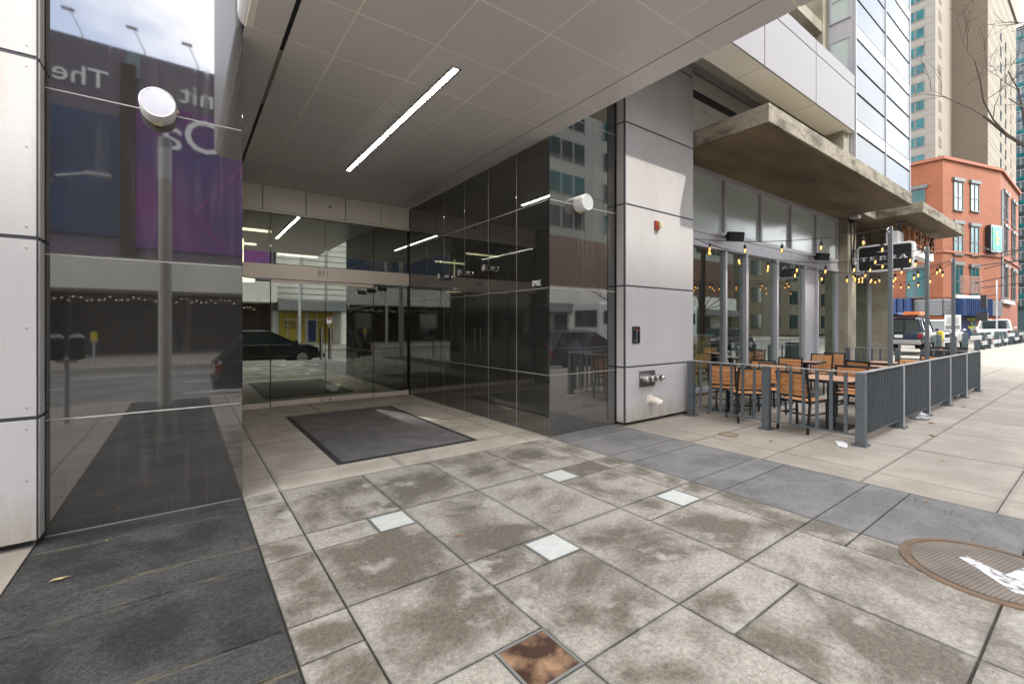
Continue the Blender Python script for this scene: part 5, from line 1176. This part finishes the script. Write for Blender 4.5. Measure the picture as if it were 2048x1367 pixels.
def bwin(T, x, w, z0, z1, gm, sill=True):
    f = MB(); f.box(x-w/2, x+w/2, -.05, .02, z0, z1, T=T); wv = part('window', f, gm, bb)
    f = MB()
    for a in (x-w/2, x, x+w/2): f.box(a-.03, a+.03, -.10, -.051, z0, z1, T=T)
    zm = z0+(z1-z0)*.45
    for zz in (z0, zm, z1): f.box(x-w/2, x+w/2, -.098, -.052, zz-.03, zz+.03, T=T)
    part('frame', f, mt['win_frame'], wv)
    f = MB(); f.box(x-w/2-.2, x+w/2+.2, -.22, -.0, z1+.08, z1+.42, T=T); part('lintel', f, mt['win_frame'], wv)
    f = MB(); f.box(x-w/2-.1, x+w/2+.1, -.18, -.0, z0-.14, z0-.05, T=T); part('sill', f, mt['win_frame'], wv)
def xs_on_chamfer(u):
    # intersection of the viewing ray at column u with the chamfer, measured along it
    t = (u-1024)/892; dx, dy = .592+.806*t, .806-.592*t
    # BX+s*cd.x = k*dx ; BY+s*cd.y = k*dy
    s_ = (BX*dy-BY*dx)/(cd.y*dx-cd.x*dy); return s_, (BX+s_*cd.x)/dx
for u0, u1 in ((1906.5, 1924), (1940, 1956)):
    s0, d0_ = xs_on_chamfer(u0); s1, d1_ = xs_on_chamfer(u1); d_ = (d0_+d1_)/2
    for v0, v1, gm in ((365, 420, 'pale_glass'), (450, 508, 'dark_glass'), (532, 588, 'dark_glass')):
        k = (u0 > 1930)*5
        bwin(TC, (s0+s1)/2, s1-s0, 1.55+(650-v1-k*.4)*d_/892, 1.55+(650-v0-k)*d_/892, mt['teal_glass'] if gm == 'dark_glass' else mt[gm])
TW = Matrix(((0,1,0,BX),(1,0,0,BY),(0,0,1,0),(0,0,0,1)))                              # west wall: x runs north, -y outwards
for yy, w in ((2.03, 1.45), (6.2, 1.45)):
    for z0, z1 in ((4.45, 7.2), (8.9, 11.4), (13.2, 15.3)): bwin(TW, yy, w, z0, z1, mt['teal_glass'])
TS = Matrix(((1,0,0,CX2),(0,1,0,CY2),(0,0,1,0),(0,0,0,1)))
for x in (2.2, 4.2, 8.4, 10.4):
    for z0, z1 in ((4.6, 7.8), (9.6, 12.2), (13.2, 15.9)): bwin(TS, x, 1.0, z0, z1, mt['dark_glass'])
f = MB(); f.box(.2, .9, -.12, -.0, 4.4, 16, T=TS); part('grey_pilaster', f, M('dull_grey_panel', (.13,.13,.14), .6), bb)
def ribbed(T, x0, x1, z0, z1, out, mat, vertical, n, nm):
    f = MB()
    if vertical:
        for k in range(n): a = x0+(x1-x0)*k/n; w = (x1-x0)/n; f.prism([(a,-out),(a+w*.15,-out-.22),(a+w*.5,-out-.22),(a+w*.65,-out)], z0, z1, axis='z')
        f.box(x0, x1, -out+.001, 0, z0, z1)
    else:
        for k in range(n): a = z0+(z1-z0)*k/n; w = (z1-z0)/n; f.box(x0, x1, -out, -.0, a, a+w*.7)
        f.box(x0, x1, -out+.07, 0, z0, z1)
    f.v = [tuple(T @ Vector(p)) for p in f.v]; part(nm, f, mat, bb)
s0 = xs_on_chamfer(1906)[0]; s1 = xs_on_chamfer(1961)[0]
ribbed(TC, .0, s0-.1, 2.55, 4.15, .15, mt['corrug'], False, 6, 'corrugated_band'); ribbed(TC, s1+.1, cl, 2.55, 4.15, .15, mt['corrug'], False, 6, 'corrugated_band')
ribbed(TC, s0, s1, 2.5, 4.2, .8, mt['blue_metal'], True, 15, 'awning'); ribbed(TW, 2.2, 14, 2.55, 4.3, .9, mt['blue_metal'], True, 22, 'awning'); ribbed(TW, .02, 2.1, 2.55, 4.15, .15, mt['corrug'], False, 6, 'corrugated_band')
f = MB(); f.box(s0, s1+.5, -.3, -.02, 4.25, 4.55, T=TC); f.box(0, 8, -.3, 0, 3.9, 4.3, T=TS); part('awning_cap', f, mt['pale_concrete'], bb)
f = MB()
for k in range(9): f.box(s0+1.1, s1+.2, -.08, 0, 4.85+.2*k, 4.95+.2*k, T=TC)
part('louvre_grille', f, M('brick_louvre', (.34,.17,.12), .7), bb)
f = MB(); f.box(s0+.2, s1-.8, -.06, .0, .3, 2.49, T=TC); nv = part('poster_window', f, mt['navy'], bb)
f = MB(); f.box(s1-2.0, s1-.9, -.09, -.061, .4, 2.3, T=TC); part('poster_figure', f, mt['pale_glass'], nv)
az = math.atan2(cd.y, cd.x)
for s_, z_, tx in ((3.0, 2.15, 'Eat, Drink'), (3.0, 1.75, '&'), (3.0, 1.35, 'Explore')):
    q = TC @ Vector((s0+s_, -.10, z_)); text('lettering', tx, .42, mt['yellow_text'], nv, q, (R(90), 0, az), .01, .8)
o = thing('green_letter_sign', 'green projecting sign with a gold monogram on the brick corner', 'sign', TC @ Vector((cl*.72, -.3, 10.6)))
s2, d2_ = xs_on_chamfer(1971); z0_ = 1.55+(650-503)*d2_/892; z1_ = 1.55+(650-453)*d2_/892
s3 = xs_on_chamfer(1990)[0]
def chm(name, s_a, s_b, ya, yb, za, zb_, mat):
    f = MB(); f.box(s_a, s_b, ya, yb, za, zb_, T=TC); return part(name, f, mt[mat], o)
chm('casing', s2-.12, s3+.1, -.45, -.1, z0_-.1, z1_+.1, 'blackmetal'); chm('border', s2-.12, s3+.1, -.50, -.451, z0_-.1, z1_+.1, 'pale_glass'); chm('face', s2+.1, s3-.1, -.54, -.501, z0_+.12, z1_-.12, 'green_sign')
q = TC @ Vector(((s2+s3)/2, -.56, (z0_+z1_)/2)); text('lettering', 'E', 1.6, mt['gold'], o, q, (R(90), 0, az), .01, .75, 1.25); q = TC @ Vector(((s2+s3)/2+.15, -.60, (z0_+z1_)/2)); text('lettering', '&', .6, mt['gold'], o, q, (R(90), 0, az), .01, .9)

# ------------------------------------------------------------------ beige tower (steps back twice)
bt = thing('beige_tower', 'tall beige precast tower behind the brick building with teal windows', 'building', (99, 17.9, 0)); TH = 71
f = MB(); f.box(99, 111, 17.9, 60, 0, TH); part('west_wing', f, mt['grey_precast'], bt)
f = MB(); f.box(111.02, 146, 13.4, 60, 0, TH); part('tower_block', f, mt['beige_dark'], bt)  # darker tone puts the shade of the west face into the colour
f = MB(); f.box(111.0, 146.1, 13.3, 13.39, 0, TH); f.box(99.0, 110.98, 17.8, 17.89, 0, TH); part('sunlit_south_facing', f, mt['beige_light'], bt)  # paler sheet paints the sunlit look onto the south faces
f = MB(); f.box(126, 146.3, 13.0, 13.29, TH-4, TH+1.2); f.box(110.5, 146.5, 12.9, 13.28, TH+1.21, TH+2); part('cornice', f, mt['beige_light'], bt)
f = MB(); FL = 3.02
for k in range(1, 23):
    for dz in (0, .9): z_ = FL*k+dz; f.box(98.97, 98.995, 17.9, 40, z_, z_+.05); f.box(110.985, 111.01, 13.41, 17.79, z_, z_+.05); f.box(111.1, 146, 13.275, 13.295, z_, z_+.05)
part('floor_reveals', f, mt['beige_line'], bt)
for k in range(5, 19):
    z_ = FL*k+1.2
    f = MB(); f.box(98.955, 98.99, 19.2, 20.15, z_, z_+1.5); f.box(98.955, 98.99, 20.4, 21.3, z_, z_+1.5); w = part('window', f, mt['teal_glass'], bt)
    f = MB()
    for y in (19.12, 20.15, 20.32, 21.3): f.box(98.93, 98.97, y, y+.09, z_, z_+1.5)
    f.box(98.92, 98.96, 19.1, 21.4, z_-.08, z_); f.box(98.92, 98.96, 19.1, 21.4, z_+1.5, z_+1.58); part('frame', f, mt['win_frame'], w)
    f = MB(); f.box(101.2, 103.2, 17.76, 17.80, z_-.1, z_+1.6); part('blank_window', f, mt['beige_dark'], bt)
    for x in (124, 130, 137.5):
        f = MB(); f.box(x, x+1.6, 13.25, 13.30, z_-.1, z_+1.6); part('window', f, mt['dark_glass' if x < 132 else 'beige_dark'], bt)
o = thing('teal_tower', 'distant dark teal glass tower at the right edge', 'building', (198, 5, 0))
f = MB(); f.box(198, 225, -4, 30, 0, 90); part('body', f, M('slate_curtain_wall', (.035,.06,.07), .25, ior=1.6), o)
f = MB(); f.box(197.4, 226, -5, 31, 89, 93); part('crown', f, mt['pale_concrete'], o)
for k in range(24):
    z_ = 6+3.45*k
    f = MB(); f.box(197.8, 197.99, -4, 30, z_, z_+1.1); part('floor_band', f, mt['teal_glass'] if k % 2 else mt['dark_glass'], o)
    f = MB()
    for y in (12.2, 13.4, 14.6, 15.8, 17.0): f.box(197.75, 197.95, y, y+.22, z_+1.1, z_+3.0)
    f.box(197.7, 197.95, -4, 30, z_+3.0, z_+3.25); part('white_mullions', f, mt['corrug'], o)

# ------------------------------------------------------------------ bare street tree
def tree(loc, seed, label, H0=3.4, spread=1.0, aim=None, levels=6, minr=.0035, L0=2.3, up=.0):
    r = random.Random(seed); o = thing('street_tree', label, 'tree', loc)
    tr = MB(); tr.tube([(0,0,0),(.03,.02,1.2),(.0,.05,2.3),(.05,.05,H0)], [.13,.11,.10,.085], n=10); tr.build('trunk', mt['bark'], o, smooth=True)
    br = MB()
    def grow(p, d, L, rad, lv):
        pts = [p]; rr = [rad]; q = p; dd = d
        for i in range(4):
            dd = (dd + Vector((r.uniform(-.25,.25), r.uniform(-.25,.25), r.uniform(-.16,.22)))).normalized(); q = q + dd*L/4; pts.append(q); rr.append(rad*(1-.13*(i+1)))
        br.tube(pts, rr, n=5 if lv > 2 else 4)
        if lv == 0: return
        for i in range(1, 5):
            if r.random() < .74:
                a = Vector((r.uniform(-1,1), r.uniform(-1,1), r.uniform(-.35,.75))).normalized(); nd = (dd*.8 + a*.85).normalized()
                grow(pts[i], nd, L*r.uniform(.5,.74), max(minr, rr[i]*.58), lv-1)
    for k in range(6):
        a = 2*math.pi*k/6 + r.uniform(-.3,.3); d = Vector((math.cos(a)*spread, math.sin(a)*spread, r.uniform(.45+up,1.1+up*2))).normalized()
        grow(Vector((.03,.05,H0-.35+.12*k)), d, L0, .06, levels-2)
    br.build('crown', mt['bark'], o, smooth=True); return o
tree((15.9, .55, 0), 23, 'bare leafless tree whose twigs reach in from the right edge', H0=4.5, minr=.006, L0=2.9, up=.45)

# ------------------------------------------------------------------ our side, left of the pillar
f = MB()
for k in range(5): f.box(-2.72-2.2*k-2.15, -2.72-2.2*k, 4.70, 4.74, .3, 4.1)
part('shop_window', f, mt['dark_glass'])
f = MB()
for k in range(6): f.box(-2.72-2.2*k-.04, -2.72-2.2*k+.04, 4.64, 4.76, .3, 4.15)
f.box(-13.8, -2.70, 4.66, 4.8, 0, .3); part('storefront_frame', f, mt['alu'])

# ------------------------------------------------------------------ the other side of the street
Yf = -22.0
hall = thing('convention_hall', 'long hall across the street with purple and navy billboards, mirrored in the left granite', 'building', (-20, Yf, 0))
hp = lambda n, f, m, **k: f.build(n, m, hall, world=True, **k)
f = MB(); f.box(-70, 5.9, Yf-26, Yf-.02, 5.2, 16.2); f.box(-70, 5.9, Yf-26, Yf-2.2, -.1, 5.19); hp('wall', f, mt['parapet'])
f = MB(); f.box(-70, 5.9, Yf-2.3, Yf-2.17, 0, 3.3); hp('base_wall', f, mt['brick_dark'])
f = MB(); f.box(-70, 5.9, Yf-2.1, Yf+1.6, 3.35, 4.95); hp('overhang_band', f, mt['pale_concrete'])
f = MB(); f.box(-5.6, -2.72, Yf, Yf+.12, 6.2, 12.5); f.box(-13.6, -8, Yf, Yf+.12, 6.2, 12.5); b1 = hp('billboard', f, mt['poster_dark'])
f = MB(); f.box(-2.1, 5.6, Yf, Yf+.14, 5.7, 13.6); b2 = hp('billboard', f, mt['poster_purple'])
f = MB(); f.box(-2.72, -2.1, Yf, Yf+.2, 5.2, 15.4); hp('pilaster', f, mt['brick_dark'])
f = MB(); f.bar((4.4, Yf+.16, 13.0), (.48, Yf+.16, 7.9), .09, .03); f.bar((.48, Yf+.16, 7.95), (1.95, Yf+.16, 5.8), .09, .03); hp('pink_chevron', f, mt['poster_pink'])
f = MB(); f.box(-2.5, -1.9, Yf+.0, Yf+.05, 14.8, 16.1); hp('parapet_window', f, mt['pale_glass'])
text('lettering', 'The', 1.35, mt['letters'], hall, (-4.25, Yf+.05, 14.2), FACE_N, .02)
text('lettering', 'unit', 1.55, mt['letters'], hall, (1.0, Yf+.06, 14.55), FACE_N, .02)
text('lettering', 'O', 2.7, mt['letters'], hall, (1.0, Yf+.18, 12.2), FACE_N, .02)
text('lettering', 'a', 2.6, mt['letters'], hall, (-.6, Yf+.18, 12.1), FACE_N, .02)
for k in range(4):
    f = MB(); f.box(-6.5-7*k, -4.6-7*k, Yf-2.16, Yf-2.1, .1, 2.7); hp('dark_opening', f, mt['dark_glass'])
for k in range(3):
    x = (-4.6, -1.9, .7)[k]; o = thing('roof_lamp', ['leftmost lamp post on the hall roof in the granite reflection', 'middle bent lamp post on the hall roof in the reflection', 'lamp post on the hall roof before the white cloud'][k], 'lamp post', (x, Yf-3, 16.2), 0, 'lamp posts on the hall roof')
    f = MB(); f.cyl((0,0,0),(0,0,1.6),.035); f.tube([(0,0,1.6),(-.3,0,2.3),(-.5,0,2.75)], .03); f.build('post', mt['alu'], o)
    f = MB(); f.box(-.85,-.3,-.13,.13,2.72,2.83); f.build('lamp_head', mt['alu'], o, bevel=.04)
o = thing('fairy_lights', 'small warm fairy lights strung along the hall arcade across the street', 'string lights', (-4, -22, 3.1))
f = MB(); f.tube([(-12+i*.5, 0, -.12*abs(math.sin(i*.7))) for i in range(42)], .01, n=4); f.build('wire', mt['rubber'], o)
f = MB()
for i in range(90):
    x = -12+i*.23; f.lathe([(.004,-.02),(.02,0),(.004,.02)], (x, rnd.uniform(-.2,.2), -.05-.25*rnd.random()), n=5)
f.build('bulbs', mt['strip_lit'], o)['kind'] = 'stuff'

tw = thing('sun_blocking_tower', 'pale tower across the street, height added to block the sun, with brick band and yellow shopfront', 'building', (30, Yf, 0))
tp = lambda n, f, m, **k: f.build(n, m, tw, world=True, **k)
f = MB(); f.box(6, 33, Yf-22, Yf-.02, 10.0, 33.3); f.box(33.02, 62, Yf-22, Yf-.02, 10.0, 25); tp('wall', f, mt['tower_stone'])  # upper floors added: height and extent set to keep sun off the pavement
f = MB(); f.box(16, 62, Yf-22, Yf, 5.2, 9.98); tp('brick_band', f, mt['brown_brick'])
f = MB(); f.box(6, 15.98, Yf-22, Yf, 3.6, 9.98); f.box(6, 62, Yf-22, Yf-1.2, -.1, 3.59); f.box(16, 62, Yf-1.19, Yf+.4, 3.6, 5.19); tp('lower_wall', f, mt['pale_concrete'])
f = MB(); f.box(6, 62, Yf-1.19, Yf+1.5, 2.75, 3.55); tp('overhang_band', f, mt['corrug'])
f = MB()
for k in range(13): f.box(6, 16, Yf+.001, Yf+.03, 3.7+.48*k, 3.73+.48*k)
for k in range(5): f.box(6+2*k, 6.04+2*k, Yf+.001, Yf+.03, 3.6, 9.98)
tp('panel_reveals', f, mt['panel_edge'])
for k in range(6):
    for r_ in range(7 if k < 3 else 4):
        f = MB(); f.box(7.5+9*k, 14.0+9*k, Yf-.0, Yf+.05, 10.9+3.2*r_, 12.8+3.2*r_); w = tp('window', f, mt['dark_glass' if (k+r_) % 3 else 'teal_glass'])
        f = MB()
        for q in range(5): f.box(7.5+9*k+1.6*q-.04, 7.5+9*k+1.6*q+.04, Yf+.051, Yf+.1, 10.85+3.2*r_, 12.85+3.2*r_)
        f.build('frame', mt['alu_light'], w, world=True)
for k, x in enumerate((6.4, 8.7, 11.6)):
    f = MB(); f.box(x, x+2.1, Yf-1.18, Yf-1.13, .05, 2.7); w = tp('shop_window', f, mt['storefront_yellow'] if k < 2 else mt['dark_glass'])
    f = MB()
    for a in (x-.05, x+.68, x+1.4, x+2.1): f.box(a, a+.06, Yf-1.12, Yf-1.06, .0, 2.72)
    f.box(x, x+2.1, Yf-1.115, Yf-1.065, 2.0, 2.06); f.build('frame', mt['alu_light'], w, world=True)
text('lettering', 'WELCOME', .36, mt['navy'], tw, (7.6, Yf-1.11, 1.75), FACE_N, .01, .9); text('lettering', 'TO DENVER', .30, mt['navy'], tw, (7.6, Yf-1.11, 1.35), FACE_N, .01, .9)
f = MB(); f.lathe([(.001, 0),(.9,.001)], (10.0, Yf-1.105, .7), n=24); 
f = MB(); f.box(8.72, 9.4, Yf-1.125, Yf-1.12, .1, 2.0); tp('navy_film', f, mt['navy'])
for k, x in enumerate((11.2, 14.0, 19, 24, 29, 34, 39, 44, 49)):
    f = MB(); f.cyl((x, Yf+1.0, -.08), (x, Yf+1.0, 2.74), .30 if k != 1 else .42, n=20); tp('column', f, mt['pale_concrete'], smooth=True)
for k in range(7):
    f = MB(); f.box(17+6*k, 22+6*k, Yf-1.18, Yf-1.12, .3, 2.6); tp('shop_window', f, mt['dark_glass'])
o = thing('far_building', 'low sandstone building at the far end of the opposite side', 'building', (100, Yf, 0))
f = MB(); f.box(65, 160, Yf-20, Yf, -.1, 13); f.build('wall', mt['beige'], o, world=True)
for k in range(14):
    f = MB()
    for z_ in (1, 5, 9): f.box(67+6.5*k, 70+6.5*k, Yf, Yf+.05, z_, z_+2.2)
    f.build('windows', mt['dark_glass'], o, world=True)

# street furniture on both kerbs
o = thing('concrete_pylon', 'thick grey light column behind the viewer, mirrored in the left granite', 'pole', (-.30, -1.60, 0))
f = MB(); f.cyl((0,0,0),(0,0,4.35),.105,.10,n=24); f.build('shaft', mt['pale_concrete'], o, smooth=True)
f = MB(); f.cyl((0,0,4.351),(0,0,4.95),.104,n=24); f.build('collar', mt['white'], o, smooth=True)
f = MB(); f.cyl((0,0,4.951),(0,0,5.15),.106,n=24); f.build('cap', mt['alu'], o, smooth=True)
def meter(x, y, z, label, col='blackmetal', n=2):
    o = thing('parking_meter', label, 'parking meter', (x, y, z), 0, 'parking meters')
    f = MB(); f.cyl((0,0,0),(0,0,.98),.035,n=10); f.bar((-.12,0,.98),(.12,0,.98),.05); f.build('post', mt['alu'], o)
    for s_ in ((-.12,.12) if n == 2 else (0,)):
        f = MB(); f.prism(rrect(s_-.095, s_+.095, 1.0, 1.36, .05), -.06, .06, axis='y'); f.build('meter_head', mt[col], o, bevel=.02)
        f = MB(); f.prism([(s_+.09*math.cos(a), 1.33+.085*math.sin(a)) for a in [math.pi*i/10 for i in range(11)]], -.05, .05, axis='y'); f.build('dome', mt['chrome'], o)
meter(-1.50, -.55, 0, 'double headed black parking meter mirrored low in the left granite')
meter(-2.9, -14.9, -.08, 'small yellow topped parking meter on the far kerb', 'yellow', 1)
meter(16.0, -1.9, 0, 'double parking meter on the near kerb beyond the tree')
o = thing('street_light', 'slim pale street light on the far sidewalk in the left reflection', 'lamp post', (-4.6, -15.0, -.08))
f = MB(); f.tube([(0,0,0),(0,0,3),(.1,0,6.5),(.6,0,7.4),(1.6,0,7.7)], [.10,.09,.07,.05,.04], n=10); f.build('post', mt['alu_light'], o, smooth=True)
f = MB(); f.box(1.4,2.2,-.12,.12,7.6,7.74); f.build('lamp_head', mt['alu'], o, bevel=.03)
o = thing('street_light', 'pale street light across the road mirrored in the entrance door', 'lamp post', (6.5, -15.0, -.08))
f = MB(); f.tube([(0,0,0),(0,0,7)], .09, n=10); f.build('post', mt['alu_light'], o, smooth=True)
f = MB(); f.box(-.9,.1,-.12,.12,7.0,7.14); f.build('lamp_head', mt['alu'], o, bevel=.03)
tree((12.6, -17.0, -.08), 5, 'bare tree before the round columns across the street', levels=5)
tree((30, -17.0, -.08), 8, 'bare tree across the street beside the coach', levels=5)
tree((46, -17.0, -.08), 9, 'farthest bare tree across the street', levels=5)
o = thing('notice_sign', 'small white and red notice plate on a post across the street', 'sign', (8.4, -14.8, -.08))
f = MB(); f.cyl((0,0,0),(0,0,2.2),.03); f.build('post', mt['alu'], o)
f = MB(); f.box(-.17,.17,.03,.045,1.75,2.2); f.build('plate', mt['white'], o)
f = MB(); f.box(-.13,.13,.046,.05,2.02,2.16); f.build('red_field', mt['red'], o)
